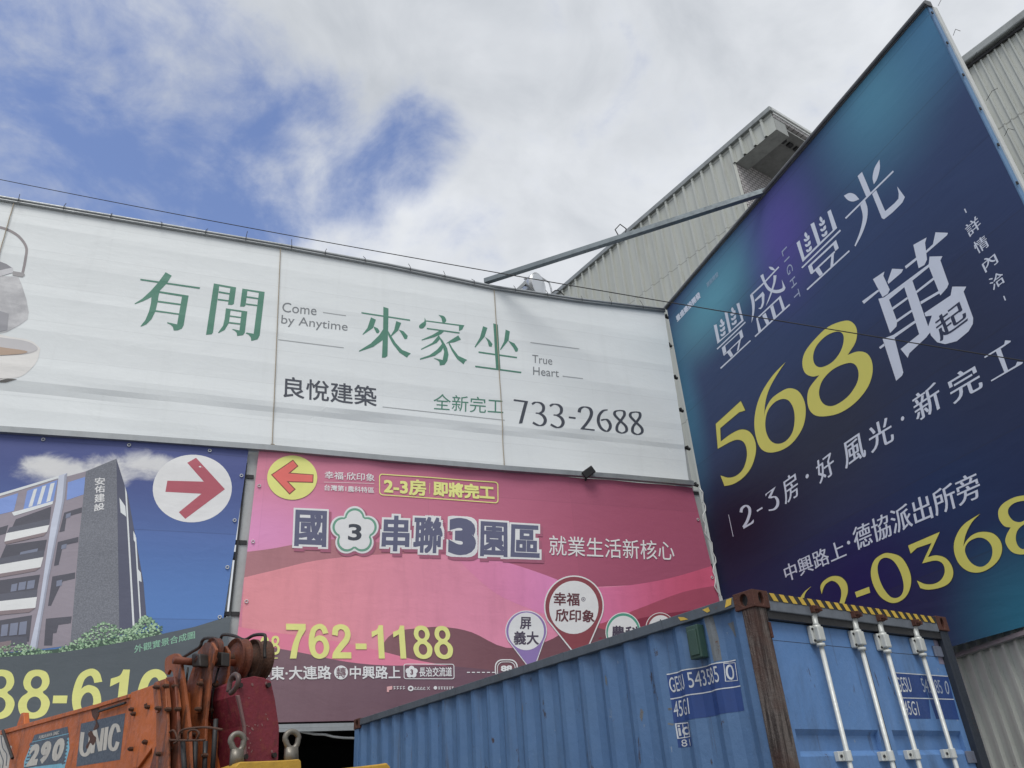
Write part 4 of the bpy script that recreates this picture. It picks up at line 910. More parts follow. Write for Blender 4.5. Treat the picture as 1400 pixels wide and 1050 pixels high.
pts = [PB.hit(300, 994) - GN*.02] + [PB.hit(*p) - GN*.02 for p in pts]; bm_tube(bm, pts, .016, 6)
tag(link('power_cable', bm, white_m, None, True), 'white cable sagging across the dark workshop bay beside the container', 'cable')

# ------------------------------------------------------------------ shipping container
def paint_blue(name, base, worn):
    t = NT(name); p = t.pos((1, 1, .18)); q_ = t.pos()
    a = t.noise(p, 4, 8, .65); b = t.noise(q_, 22, 7, .65); d = t.noise(q_, 1.4, 5, .6)
    c = t.mix(t.ramp(d, .3, .7, 0, .5), base, worn); c = t.mix(t.ramp(a, .5, .8, 0, .45), c, (.045, .065, .09, 1))
    s = t.ramp(t.noise(t.pos((1, 1, .35)), 9, 9, .7, .6), .635, .68); c = t.mix(t.math('MULTIPLY', s, .9), c, (.045, .026, .02, 1))
    s2 = t.ramp(t.noise(t.pos((1, 1, .6), (4, 2, 1)), 14, 6, .7, .3), .66, .70); c = t.mix(t.math('MULTIPLY', s2, .55), c, (.30, .33, .36, 1))
    dn = t.noise(t.pos((1, 1, .6), (2, 7, 3)), 2.6, 3, .5); t.bump(t.math('ADD', t.math('MULTIPLY', dn, 1.6), t.math('MULTIPLY', b, .25)), .5, .03)
    run = t.ramp(t.noise(t.pos((1, 1, .05), (5, 3, 0)), 13, 6, .65), .60, .72); c = t.mix(t.math('MULTIPLY', run, .55), c, (.060, .055, .055, 1))
    return t.fin(c, t.ramp(b, .3, .7, .38, .6), 0, .45)
cblue = paint_blue('container_blue', (.072, .150, .30, 1), (.095, .175, .31, 1)); cdoor = paint_blue('door_blue_lit', (.100, .215, .45, 1), (.125, .235, .45, 1))  # same blue, paler on the doors to paint in their stronger light
crail = weathered('rail_grey', (.09, .11, .135, 1), .55, .1, .28, .5, 5); chead = weathered('header_grey', (.15, .17, .20, 1), .5, .1, .15, .5, 5, (1, 1, 1))
def rusty(name):
    t = NT(name); p = t.pos((1, 1, .07)); q_ = t.pos()
    a = t.noise(p, 34, 9, .74, .4); b = t.noise(q_, 40, 6, .7); d = t.noise(q_, 3, 5, .6)
    c = t.mix(t.ramp(a, .42, .58), (.022, .015, .014, 1), (.13, .11, .10, 1)); c = t.mix(t.ramp(d, .45, .7, 0, .6), c, (.075, .026, .016, 1))
    c = t.mix(t.ramp(a, .62, .70, 0, .6), c, (.24, .22, .21, 1)); t.bump(t.math('ADD', a, b), .8, .012)
    return t.fin(c, .8)
crust = rusty('rusty_post'); rust2 = weathered('rusty_casting', (.085, .030, .020, 1), .75, .1, .55, .7, 9, (1, 1, 1), .5)
bar_m = weathered('bar_white', (.60, .62, .60, 1), .42, .15, .10, .4, 6)
ct = thing('shipping_container', 'weathered blue shipping container with rusty corner posts in front of the banners', 'container', CC + E_*CW/2 + A_*CL/2 - ZZ*CC.z)
cz = CC.z
def cp(s, tt, zz): return CC + E_*s + A_*tt + ZZ*(zz-cz)         # container frame: across, along, height
NP = 21; T0, T1 = .19, CL-.15; PW = (T1-T0)/NP; DEP = .038
def prof(tv):
    if tv <= T0 or tv >= T1: return 0.
    f = ((tv-T0)/PW) % 1.
    for a, b, da, db in ((0, .06, 0, 0), (.06, .32, 0, 1), (.32, .62, 1, 1), (.62, .88, 1, 0), (.88, 1.01, 0, 0)):
        if a <= f <= b: return DEP*(da + (db-da)*(f-a)/(b-a))
    return 0.
brk = sorted([T0 + PW*(k+f) for k in range(NP) for f in (0, .06, .32, .62, .88)] + [T1])
ZB, ZT = .16, cz-.075
bm = bmesh.new(); prev = None
for tv in [.12] + brk + [CL-.12]:
    d = prof(tv); cur = [bm.verts.new(cp(.026+d, tv, z_)) for z_ in (ZB, ZT)]
    if prev: bm.faces.new((prev[0], prev[1], cur[1], cur[0]))
    prev = cur
link('side_panel', bm, cblue, ct)
bm = bmesh.new(); bm_box(bm, cp(CW-.05, .12, ZB), E_*.04, A_*(CL-.24), ZZ*(ZT-ZB)); link('side_panel', bm, cblue, ct)
bm = bmesh.new(); bm_box(bm, cp(.12, CL-.05, ZB), E_*(CW-.24), A_*.04, ZZ*(ZT-ZB)); link('end_panel', bm, cblue, ct)
bm = bmesh.new(); bm_box(bm, cp(.07, .12, cz-.05), E_*(CW-.14), A_*(CL-.2), ZZ*.03); link('roof', bm, cblue, ct)
for s in (0, CW-.06):
    bm = bmesh.new(); bm_box(bm, cp(s, .178, cz-.085), E_*.06, A_*(CL-.356), ZZ*.072); link('top_rail', bm, crail, ct, bevel=.004)
    bm = bmesh.new(); bm_box(bm, cp(s, .178, 0.03), E_*.06, A_*(CL-.356), ZZ*.15); link('bottom_rail', bm, crail, ct)
for k in range(9):                                                   # scuffed splices along the near top rail
    bm = bmesh.new() if k == 0 else bm; tv = .9 + k*.62; bm_box(bm, cp(-.003, tv, cz-.082), E_*.004, A_*.05, ZZ*.068)
link_each('rail_splice', bm, crail, ct)
def casting(s, tt, zz):
    bm = bmesh.new(); ds = 1 if s == 0 else -1; dt = 1 if tt == 0 else -1
    o = cp(s, tt, zz); X, Y, H = E_*.162*ds, A_*.178*dt, ZZ*.118
    def face(o, a, b, n, holes):                                      # a plate with an oval hole and its dark pocket
        la, lb = a.length, b.length; ua, ub = a/la, b/lb
        outer = [o, o+a, o+a+b, o+b]; cx_ = o + a*.5 + b*.5
        hole = [cx_ + ua*holes[0]*math.cos(q) + ub*holes[1]*math.sin(q) for q in [2*PI*i/20 for i in range(20)]]
        fl = outer + hole; vs = [bm.verts.new(p) for p in fl]; dv = [bm.verts.new(p+n*.03) for p in hole]
        for t_ in geometry.tessellate_polygon([outer, hole]):
            bm.faces.new([vs[i] for i in t_])
        for i in range(20): bm.faces.new((vs[4+i], vs[4+(i+1) % 20], dv[(i+1) % 20], dv[i]))
        f = bm.faces.new(dv); f.material_index = 1
    face(o, X, H, Y.normalized(), (.026, .044)); face(o, Y, H, X.normalized(), (.034, .042)); face(o+H, X, Y, -ZZ, (.032, .06))
    bm_vs = [bm.verts.new(p) for p in (o, o+X, o+X+Y, o+Y)]; bm.faces.new(bm_vs)
    for a, b in ((o+X, Y), (o+Y, X)): bm.faces.new([bm.verts.new(p) for p in (a, a+b, a+b+H, a+H)])
    bmesh.ops.remove_doubles(bm, verts=bm.verts, dist=.0005); bmesh.ops.recalc_face_normals(bm, faces=bm.faces)
    return link('corner_casting', bm, [rust2, black_m], ct, bevel=.012)
for s in (0, CW):
    for tt in (0, CL): casting(s, tt, cz-.118); casting(s, tt, 0)
for s, tt, m in ((.008, .012, crust), (CW-.138, .012, weathered('dark_post', (.022, .030, .045, 1), .6, .1, .25, .4, 8)), (.008, CL-.13, cblue), (CW-.138, CL-.13, cblue)):
    bm = bmesh.new()
    bm_box(bm, cp(s, tt, .118), E_*.118, A_*.118, ZZ*(cz-.236)); o = link('corner_post', bm, m, ct, bevel=.006)
bm = bmesh.new()                                                        # torn sheet edge and lug on the near post
bm_box(bm, cp(.112, .002, cz-.32), E_*.020, A_*.012, ZZ*.105); bm_box(bm, cp(.118, -.012, .9), E_*.022, A_*.03, ZZ*.7); bm_box(bm, cp(.02, -.004, 1.15), E_*.03, A_*.02, ZZ*.58)
link('post_edge', bm, rust2, ct, bevel=.003)
DT = .062                                                               # doors sit back from the frame
FB = Board(cp(0, 0, 0), E_)                                             # print plane of the front
HB = Board(cp(0, .0, 0), E_)
bm = bmesh.new(); bm_box(bm, cp(.162, .004, cz-.135), E_*(CW-.324), A_*.12, ZZ*.125); link('door_header', bm, chead, ct, bevel=.006)
bm = bmesh.new(); bm_box(bm, cp(.138, .02, cz-.185), E_*(CW-.276), A_*.05, ZZ*.05); link('header_shade', bm, dark_metal, ct)  # dark strip paints in the shade under the header
bm = bmesh.new()
HZ = Board(cp(0, .004, 0), E_); hy, hb = weathered('hazard_yellow', (.62, .42, .06, 1), .5, 0, .1, .45, 8), weathered('hazard_black', (.02, .02, .022, 1), .5, 0, 0, .3, 8)
link('hazard_strip', HZ.mesh([[[(.165, cz-.066), (CW-.165, cz-.066), (CW-.165, cz-.012), (.165, cz-.012)]]], .6), hb, ct)
P = []; n = 20; w = (CW-.36)/n
for k in range(n):
    a = .175 + k*w; P.append([[(a+.035, cz-.065), (a+.035+w*.5, cz-.065), (a+w*.5, cz-.013), (a, cz-.013)]])
link('hazard_stripe', HZ.mesh(P, 1.2), hy, ct)
SB = Board(cp(0, 0, 0), A_)
bm = bmesh.new()
P = [[[(.20, cz-.062), (.26, cz-.07), (.235, cz-.02), (.185, cz-.018)]], [[(.40, cz-.06), (.43, cz-.065), (.47, cz-.035), (.41, cz-.03)]], [[(.62, cz-.07), (.70, cz-.062), (.72, cz-.03), (.66, cz-.045)]]]
link('paint_remnant', SB.mesh(P, .8), hy, ct)
def door(s0, s1, name='container_door'):
    ft = DT; zt, zb = cz-.190, .19; d = .034
    z1 = FBZ(1083, 996.5); prf = [(zt, 0)]; zz = z1
    while zz-.27 > zb+.1: prf += [(zz, 0), (zz-.035, d), (zz-.13, d), (zz-.165, 0)]; zz -= .265
    prf += [(zb, 0)]
    m = .075 if s0 < 1 else .07
    bm = bmesh.new(); prev = None
    for z_, dd in prf:
        cur = [bm.verts.new(cp(s_, ft + dd, z_)) for s_ in (s0+m, s1-m)]
        if prev: bm.faces.new((prev[0], prev[1], cur[1], cur[0]))
        prev = cur
    for s_ in (s0+m, s1-m):                                              # flat stiles close the ends of the pressings
        col = [bm.verts.new(cp(s_, ft + dd, z_)) for z_, dd in prf]
        for i in range(1, len(prf)-3, 4): bm.faces.new(col[i:i+4])
    for a, b in ((s0, s0+m), (s1-m, s1)):
        v = [bm.verts.new(cp(x, ft, z_)) for x, z_ in ((a, zt), (b, zt), (b, zb), (a, zb))]; bm.faces.new(v)
    for a, b in ((s0, s1),):
        q0 = [cp(a, ft, zt), cp(b, ft, zt), cp(b, ft, zb), cp(a, ft, zb)]; q1 = [p + A_*.05 for p in q0]
        for i in range(4): bm.faces.new([bm.verts.new(p) for p in (q0[i], q0[(i+1) % 4], q1[(i+1) % 4], q1[i])])
    bmesh.ops.recalc_face_normals(bm, faces=bm.faces)
    return link(name, bm, cdoor, ct)
DBd = Board(cp(0, DT, 0), E_, gap=.002)
def FBZ(x, y): return DBd.uv(x, y)[1]
dl = door(.142, CW/2-.014); dr = door(CW/2+.014, CW-.142)
dr['label'] = 'right container door with the blue number panels'
bm = bmesh.new(); bm_box(bm, cp(CW/2-.012, DT-.006, .19), E_*.024, A_*.03, ZZ*(cz-.385)); link('door_gasket', bm, black_m, ct)
bm = bmesh.new(); bm_box(bm, cp(CW/2-.05, DT-.004, .19), E_*.036, A_*.004, ZZ*(cz-.42)); link('door_edge_strip', bm, chead, dl)
bm = bmesh.new(); bm_box(bm, cp(.139, DT+.05, .2), E_*(CW-.28), A_*.02, ZZ*(cz-.38)); link('inner_lining', bm, black_m, ct)
z2 = Z(980, 790, 3.3333)
# horizontal weld line, faded patch and numbers on the doors
link_each('weld_line', DBd.mesh([[[DBd.uv(*p) for p in strip(z2((255, 284)), z2((612, 319)), .7)]]], .3), dark_metal, dl)
link_each('weld_line', DBd.mesh([[[DBd.uv(*p) for p in strip(z2((760, 338)), z2((1030, 362)), .7)]]], .3), dark_metal, dr)
link('faded_patch', DBd.mesh([[[DBd.uv(*z2(p)) for p in ((985, 283), (1022, 290), (1062, 398), (1015, 392))]]], .4), weathered('faded_patch', (.22, .20, .27, 1), .6, 0, .1, .4, 6), dr)
deep = weathered('decal_blue', (.018, .055, .21, 1), .5, 0, 0, .35, 7); dwhite = weathered('decal_white', (.60, .63, .66, 1), .55, 0, .05, .45, 12)
dwn = weathered('decal_worn', (.36, .42, .52, 1), .55, 0, .05, .5, 12)
def dart(polys, m, ly, name, par, bd=DBd, zf=z2): return art(bd, par, polys, m, ly, zf, name)
dart([[(800, 432), (930, 445), (965, 545), (838, 545)], [(932, 445), (1052, 448), (1078, 553), (968, 546)], [(838, 548), (965, 551), (975, 642), (868, 642)], [(968, 549), (1080, 556), (1105, 646), (1000, 643)]], deep, .5, 'number_panel', dr)
dart([strip((800, 432), (1052, 449), 4), strip((838, 547), (1080, 554), 4)], dwhite, 1, 'panel_border', dr)
z4 = Z(1200, 920, 7)
for s_, a, b, c_ in (('GESU', (200, 184), (330, 184), (165, 40)), ('5', (438, 185), (462, 186), (404, 52)), ('43585', (468, 190), (628, 200), (430, 56)), ('0', (655, 205), (690, 206), (630, 75)), ('45G1', (268, 402), (402, 408), (240, 265))):
    lettering(DBd, dr, s_, a, b, c_, dwhite if s_ in ('GESU', '45G1') else dwn, 1, off=.0, z=z4)
# lock rods
rods = (((440, 300), (572, 815)), ((628, 322), (765, 815)), ((742, 335), (885, 808)), ((906, 348), (1048, 803)))
for k, (a, b) in enumerate(rods):
    s_ = sum(DBd.uv(*z2(p))[0] for p in (a, b))/2
    dpar = dl if k < 2 else dr
    rod = bmesh.new(); bm_tube(rod, [cp(s_-.0, DT-.05, cz-.10), cp(s_, DT-.05, cz-.185), cp(s_, DT-.05, cz-.20)], [.026, .021, .030], 12); bm_tube(rod, [cp(s_, DT-.05, cz-.20), cp(s_, DT-.05, .12)], .0170, 12)
    for dz in (.20, .325): bm_tube(rod, [cp(s_, DT-.05, cz-dz), cp(s_, DT-.05, cz-dz-.022)], .031, 12)
    rd = link('lock_rod', rod, bar_m, dpar, True)
    bk = bmesh.new()
    bm_box(bk, cp(s_-.055, DT-.040, cz-.325), E_*.10, A_*.038, ZZ*.125)
    bm_box(bk, cp(s_-.035, DT-.082, cz-.31), E_*.07, A_*.045, ZZ*.10)
    link_each('bracket', bk, bar_m, dpar, bevel=.008)
    bk = bmesh.new()
    for dz in (.225, .305): bm_tube(bk, [cp(s_-.042, DT-.046, cz-dz), cp(s_-.042, DT-.036, cz-dz)], .009, 8)
    link_each('bolt', bk, dark_metal, dpar)
    bk = bmesh.new(); bm_box(bk, cp(s_-.035, -.03, cz-.115), E_*.06, A_*.045, ZZ*.05); bm_box(bk, cp(s_-.03, -.055, cz-.10), E_*.022, A_*.03, ZZ*.03); bm_box(bk, cp(s_+.008, -.055, cz-.11), E_*.018, A_*.03, ZZ*.03); link('cam_keeper', bk, rust2, dpar, bevel=.004)
    zl = DBd.uv(*z2(b))[1]
    for zc in (zl, zl-.9):
        bk = bmesh.new(); bm_box(bk, cp(s_-.075, DT-.034, zc-.03), E_*.055, A_*.034, ZZ*.06); bm_tube(bk, [cp(s_, DT-.05, zc+.033), cp(s_, DT-.05, zc-.033)], .027, 12); bm_box(bk, cp(s_-.03, DT-.04, zc-.03), E_*.075, A_*.04, ZZ*.06)
        link('clamp', bk, bar_m, dpar, bevel=.004)
        bk = bmesh.new(); bm_tube(bk, [cp(s_-.05, DT-.042, zc), cp(s_-.05, DT-.03, zc)], .010, 8); link_each('bolt', bk, dark_metal, dpar)
hm = weathered('hinge_paint', (.16, .18, .24, 1), .5, .1, .35, .5, 8)
for zc in (cz-.28, FBZ(*z2((1200, 815))), .5):
    for (s_, w_, par) in ((CW-.255, .20, dr), (.115, .055, dl)):
        bm = bmesh.new(); bm_box(bm, cp(s_, DT-.016, zc-.045), E_*w_, A_*.014, ZZ*.085); bm_tube(bm, [cp(s_+(w_ if par is dr else 0), DT-.03, zc-.05), cp(s_+(w_ if par is dr else 0), DT-.03, zc+.05)], .02, 10); link('hinge', bm, hm if par is dr else cdoor, par, bevel=.004)
# vent, numbers and marks on the long side
SBd = Board(cp(.026, 0, 0), A_, lambda u_, v_: -prof(u_), ulines=brk, gap=.0025)
zs = Z(870, 870, 5.8333)
dart([[(220, 298), (762, 182), (797, 392), (252, 500)], [(254, 503), (800, 395), (832, 590), (278, 690)], [(284, 690), (405, 678), (437, 876), (312, 888)]], deep, .6, 'number_panel', ct, SBd, zs)
dart([strip((222, 303), (764, 187), 9), strip((252, 499), (802, 394), 9), [[(285, 694), (402, 683), (422, 800), (304, 818)], [(293, 702), (396, 692), (413, 794), (311, 810)]], strip((340, 690), (358, 812), 6),
      [[(680, 212), (762, 205), (782, 352), (698, 360)], [(684, 217), (757, 210), (777, 347), (703, 355)]]], dwhite, 1.2, 'panel_border', ct, SBd, zs)
for s_, a, b, c_ in (('GESU', (252, 450), (392, 420), (230, 330)), ('543585', (424, 412), (668, 362), (402, 288)), ('0', (706, 348), (760, 342), (688, 226)), ('45G1', (280, 646), (428, 618), (266, 520)), ('ic', (314, 796), (404, 782), (298, 708)), ('81', (336, 882), (416, 872), (328, 826))):
    lettering(SBd, ct, s_, a, b, c_, dwhite, 1.2, off=0. if s_ != 'ic' else .015, z=zs)
gv = weathered('vent_green', (.03, .07, .055, 1), .5, 0, .12, .4, 8)
zv = Z(480, 800, 2.5); a = SBd.uv(*zv((1180, 150))); b = SBd.uv(*zv((1200, 262)))
bm = bmesh.new(); tc_ = (a[0]+b[0])/2; bm_box(bm, cp(-.03, tc_-.06, b[1]+.02), E_*.07, A_*.115, ZZ*(a[1]-b[1])); bm_box(bm, cp(-.04, tc_-.045, b[1]+.04), E_*.012, A_*.085, ZZ*(a[1]-b[1]-.05)); link('air_vent', bm, gv, ct, bevel=.01)
peel = weathered('bare_metal', (.17, .19, .21, 1), .7, .2, .5, .6, 14)
dart([[(1205, 110), (1232, 105), (1250, 180), (1262, 255), (1240, 262), (1228, 200)], [(1275, 130), (1300, 122), (1310, 180), (1300, 170)]], peel, .5, 'peeled_paint', ct, SBd, zv)
dart([[(985, 420), (992, 432), (990, 468), (984, 450)], [(868, 305), (874, 318), (876, 345), (870, 335)], [(1078, 420), (1092, 418), (1094, 424), (1080, 428)], [(1082, 470), (1096, 474), (1092, 480), (1080, 476)], [(585, 400), (588, 430), (584, 440)]], peel, .5, 'scratch', ct, SBd, zv)

# ------------------------------------------------------------------ ribbed steel buildings
def ribbed_mat(name, col, rot):
    t = NT(name); a = t.noise(t.pos((1, 1, .12)), 1.6, 8, .65); b = t.noise(t.pos(), 7, 7, .65)
    c = t.mix(t.ramp(a, .35, .75, 0, .45), col, (col[0]*.62, col[1]*.62, col[2]*.58, 1)); c = t.mix(t.ramp(b, .6, .8, 0, .4), c, (.16, .15, .13, 1))
    g = t.node('ShaderNodeNewGeometry'); sx = t.node('ShaderNodeSeparateXYZ'); t.l.new(g.outputs['Position'], sx.inputs[0])
    lp = t.math('ABSOLUTE', t.math('SUBTRACT', t.math('FRACT', t.math('DIVIDE', sx.outputs[2], 2.9)), .5)); c = t.mix(t.ramp(lp, 0, .010, .6, 0), c, (.12, .12, .11, 1))
    rr = t.ramp(t.noise(t.pos((1, 1, .06), (3, 1, 0)), 5, 6, .65), .58, .74); c = t.mix(t.math('MULTIPLY', rr, .38), c, (.20, .17, .13, 1))
    sp = t.ramp(t.noise(t.pos(), 26, 3, .5), .74, .77); c = t.mix(t.math('MULTIPLY', sp, .7), c, (.08, .055, .04, 1))
    return t.fin(c, .5, .0, .4)
rib_m = ribbed_mat('ribbed_cladding', (.48, .50, .47, 1), 0); flash = weathered('flashing', (.30, .32, .32, 1), .5, .3, .08, .5, 3)
soff = weathered('soffit', (.26, .265, .26, 1), .8, 0, .03, .5, 3); beamg = weathered('overhang_beam', (.34, .355, .345, 1), .7, 0, .08, .5, 3)
def ribbed(bm, o, U, L, z0, z1, N, per=.25, rw=.062, h=.035, ph=0.):
    U = U.normalized(); prev = None; x = -ph
    xs = []
    while x < L:
        for d, hh in ((0, 0), (per-rw, 0), (per-rw+rw*.14, h), (per-rw*.14, h)):
            if 0 <= x+d <= L: xs.append((x+d, hh))
        x += per
    xs = [(0, 0)] + xs + [(L, 0)]
    for x, hh in xs:
        cur = [bm.verts.new(o + U*x + N*hh + ZZ*z_) for z_ in (z0, z1)]
        if prev and x > px_ + 1e-6: bm.faces.new((prev[0], prev[1], cur[1], cur[0]))
        prev = cur; px_ = x
class Wall(Board): pass
S1 = 14.2
o1 = CC + E_*S1; o1.z = 0
W1 = Board(o1, A_)
tc1, zt1 = W1.uv(1053, 149); tb1, zb1 = W1.uv(1006, 223); tv1, zv1 = W1.uv(1058, 168)
zo = zv1 if False else W1.uv(1006, 223)[1]
root = thing('warehouse', 'tall ribbed grey warehouse with an open tiled overhang, behind the white banner and brace', 'building', o1 + A_*(tc1+4) + E_*3, 'ribbed warehouses')
N1 = -E_; TE = tc1 + 15.
bm = bmesh.new(); ribbed(bm, o1 + A_*tc1, A_, TE-tc1, zo, zt1-.05, N1, .46, .11, .085); ribbed(bm, o1 + A_*(tb1), A_, TE-tb1, 0, zo, N1, .46, .11, .085, (tb1-tc1) % .46)
link('ribbed_wall', bm, rib_m, root)
bm = bmesh.new(); bm_box(bm, o1 + A_*(tc1-.06) + N1*.12 + ZZ*(zt1-.16), A_*(TE-tc1), E_*.30, ZZ*.20); link('roof_flashing', bm, flash, root, bevel=.02)
bm = bmesh.new(); bm_box(bm, o1 + A_*tc1 + E_*.02 + ZZ*(zt1-.35), A_*(TE-tc1), E_*9., ZZ*.2); link('roof', bm, flash, root)
# overhang: side beam, soffit, tiled fascia and tiled wall set back
bm = bmesh.new(); bm_box(bm, o1 + A_*tc1 + E_*.015 + ZZ*zo, A_*(tb1-tc1), E_*.62, ZZ*(zt1-.36-zo)); link('overhang_beam', bm, beamg, root)
bm = bmesh.new(); bm_box(bm, o1 + A_*tc1 + E_*.64 + ZZ*(zo+.28), A_*(tb1-tc1+.05), E_*8.2, ZZ*.06); link('soffit', bm, soff, root)
t = NT('white_tile'); u_ = t.node('ShaderNodeTexBrick'); t.l.new(t.pos((1, 1, 1), rot=-CY), u_.inputs['Vector']) if False else None
gg = t.node('ShaderNodeNewGeometry'); dd = []
for ax in (E_, ZZ):
    d_ = t.node('ShaderNodeVectorMath', operation='DOT_PRODUCT'); t.l.new(gg.outputs['Position'], d_.inputs[0]); d_.inputs[1].default_value = ax; dd.append(d_.outputs['Value'])
cb = t.node('ShaderNodeCombineXYZ'); t.l.new(dd[0], cb.inputs[0]); t.l.new(dd[1], cb.inputs[1]); t.l.new(cb.outputs[0], u_.inputs['Vector'])
u_.offset = .5; u_.inputs['Scale'].default_value = 1; u_.inputs['Brick Width'].default_value = .24; u_.inputs['Row Height'].default_value = .13; u_.inputs['Mortar Size'].default_value = .02
u_.inputs['Color1'].default_value = (.60, .58, .58, 1); u_.inputs['Color2'].default_value = (.48, .46, .47, 1); u_.inputs['Mortar'].default_value = (.16, .15, .15, 1)
tile = t.fin(t.mix(t.ramp(t.noise(t.pos(), 1.5, 6, .6), .4, .7, 0, .35), u_.outputs[0], (.25, .23, .23, 1)), .4)
bm = bmesh.new(); bm_box(bm, o1 + A_*tb1 + E_*.03 + ZZ*0, E_*9, A_*.2, ZZ*(zo+.27)); link('tiled_wall', bm, tile, root)
bm = bmesh.new(); bm_box(bm, o1 + A_*(tc1-.02) + E_*.02 + ZZ*(zt1-.36), E_*9, A_*.30, ZZ*.33); link('tiled_fascia', bm, tile, root)
bm = bmesh.new(); bm_box(bm, o1 + A_*(tc1-.07) + E_*.0 + ZZ*(zt1-.10), E_*9, A_*.06, ZZ*.12); bm_box(bm, o1 + A_*(tc1-.05) + E_*.03 + ZZ*(zt1-.24), E_*9, A_*.04, ZZ*.05); link_each('fascia_trim', bm, white_m, root)
bm = bmesh.new()
for k in range(22): bm_box(bm, o1 + A_*(tc1+.28) + E_*(.75+k*.36) + ZZ*(zo+.20), E_*.2, A_*.16, ZZ*.08)
link_each('soffit_tooth', bm, dark_metal, root)
# right-hand building
S2 = 10.4; o2 = CC + E_*S2; o2.z = 0; W2 = Board(o2, A_)
zr = W2.uv(1345, 66)[1]; tl = W2.uv(1165, 205)[0]; tr = -9.
root = thing('warehouse', 'ribbed grey warehouse wall at the right edge, rising behind the navy billboard', 'building', o2 + A_*(tl+tr)/2 + E_*2, 'ribbed warehouses')
bm = bmesh.new(); ribbed(bm, o2 + A_*tr, A_, tl-tr, 0, zr-.05, N1, .145, .045, .035, .1); link('ribbed_wall', bm, rib_m, root)
bm = bmesh.new(); bm_box(bm, o2 + A_*tr + N1*.16 + ZZ*(zr-.14), A_*(tl-tr), E_*.3, ZZ*.2); link('roof_flashing', bm, flash, root, bevel=.03)
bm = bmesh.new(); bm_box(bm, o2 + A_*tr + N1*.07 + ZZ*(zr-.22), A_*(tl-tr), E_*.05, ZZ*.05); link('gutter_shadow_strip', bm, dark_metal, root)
bm = bmesh.new(); bm_box(bm, o2 + A_*tr + E_*.05 + ZZ*(zr-.3), A_*(tl-tr), E_*2.5, ZZ*.2); link('roof', bm, flash, root)
# low ribbed wall under the billboard
ld = ray(560, 1106); ld.z = 0; ld.normalize(); lo = NB.hit(1306, 884) - NB.N*.30; lo.z = 0
LW = Board(lo, -ld); zl0 = LW.uv(1350, 872)[1]
ua = LW.uv(1303, 900)[0]-2.2; ub = LW.uv(1400, 900)[0]+3.
root = thing('boundary_wall', 'low ribbed grey steel wall with a flat rail, underneath the navy billboard beside the container', 'wall', LW.at((ua+ub)/2, 0))
bm = bmesh.new(); ribbed(bm, LW.at(ua, 0), LW.U, ub-ua, 0, zl0+.14, LW.N, .215, .060, .045); link('ribbed_wall', bm, rib_m, root)
zr1 = LW.uv(1350, 881)[1]; zr0 = LW.uv(1350, 888)[1]
bm = bmesh.new(); bm_box(bm, LW.at(ua, zr0, .037), LW.U*(ub-ua), LW.N*.05, ZZ*(zr1-zr0)); bm_box(bm, LW.at(ua, zr0+.005, .087), LW.U*(ub-ua), LW.N*.012, ZZ*.02); link('flat_rail', bm, galv, root)
bm = bmesh.new(); u_ = LW.uv(1309, 930)[0]; bm_box(bm, LW.at(u_-.02, 0, .04), LW.U*.045, LW.N*.05, ZZ*zl0); link('corner_trim', bm, white_m, root)

# ------------------------------------------------------------------ brace, flood light, overhead cable
pa = WB.hit(664, 383) - GN*.05; q_ = NB.hit(1046, 262); pb = q_ + (q_-pa)*.07
bm = bmesh.new(); bm_tube(bm, [pa, pb], .050, 4, square=True)
o = link('steel_brace', bm, weathered('brace_steel', (.16, .19, .21, 1), .5, .4, .2, .4, 2), loc=pa); tag(o, 'long grey steel tube slanting up from the white banner top to the navy billboard', 'brace')
bm = bmesh.new(); m_ = pa.lerp(pb, .475); bm_tube(bm, [m_ + Vector((.0, 0, .05)), m_ + Vector((-.05, 0, .22)), m_ + Vector((.06, 0, .34)), m_ + Vector((.16, 0, .22)), m_ + Vector((.12, 0, .06))], .012, 5)
tag(link('wire_loop', bm, dark_metal), 'small wire loop tied round the steel brace', 'wire')
fp_ = WB.hit(737, 386) - GN*.15
root = thing('floodlight', 'round silver floodlight on the top pipe of the white banner', 'lamp', fp_ - ZZ*.2)
gl = NT('lamp_glass'); glm = gl.fin((.86, .88, .90, 1), .15, .0, .6); sil = weathered('lamp_silver', (.55, .56, .57, 1), .3, .7, 0, .3, 4)
ax = (GN*.75 + G_*.5 - ZZ*.12).normalized()
bm = bmesh.new(); bm_tube(bm, [fp_ - ax*.30 + ZZ*.02, fp_ - ax*.22 + ZZ*.02, fp_ - ax*.02 + ZZ*.02, fp_ + ax*.05 + ZZ*.02], [.10, .18, .26, .275], 20); link('lamp_housing', bm, sil, root, True)
bm = bmesh.new(); bm_tube(bm, [fp_ + ax*.052 + ZZ*.02, fp_ + ax*.065 + ZZ*.02], .245, 22); link('lens', bm, glm, root)
bm = bmesh.new(); bm_tube(bm, [fp_ + G_*.33 + Vector((0, 0, -.25)), fp_ + G_*.33, fp_ + G_*.30 + ZZ*.16, fp_ + ZZ*.31 + G_*.05, fp_ - G_*.26 + ZZ*.14], .018, 6); link('yoke', bm, sil, root, True)
bm = bmesh.new(); bm_box(bm, fp_ - G_*.42 - ZZ*.2 - GN*.1, G_*.30, GN*.02, ZZ*.10); bm_tube(bm, [fp_ - G_*.42 - ZZ*.16, fp_ - G_*.15 + ZZ*.16], .03, 4, square=True); link('ballast_arm', bm, galv, root)
bm = bmesh.new(); bm_tube(bm, [fp_ + G_*(.3+.06*i) + ZZ*(-.16+.16*math.sin(i*.55)) for i in range(7)], .012, 5); tag(link('lamp_cable', bm, black_m, None, True), 'short black cable curling beside the silver floodlight', 'cable')
bm = bmesh.new(); c0 = CAM + ray(-160, 212)*13.5; c1 = CAM + ray(1560, 519)*7.2; N = 60
dirc = (c1-c0)
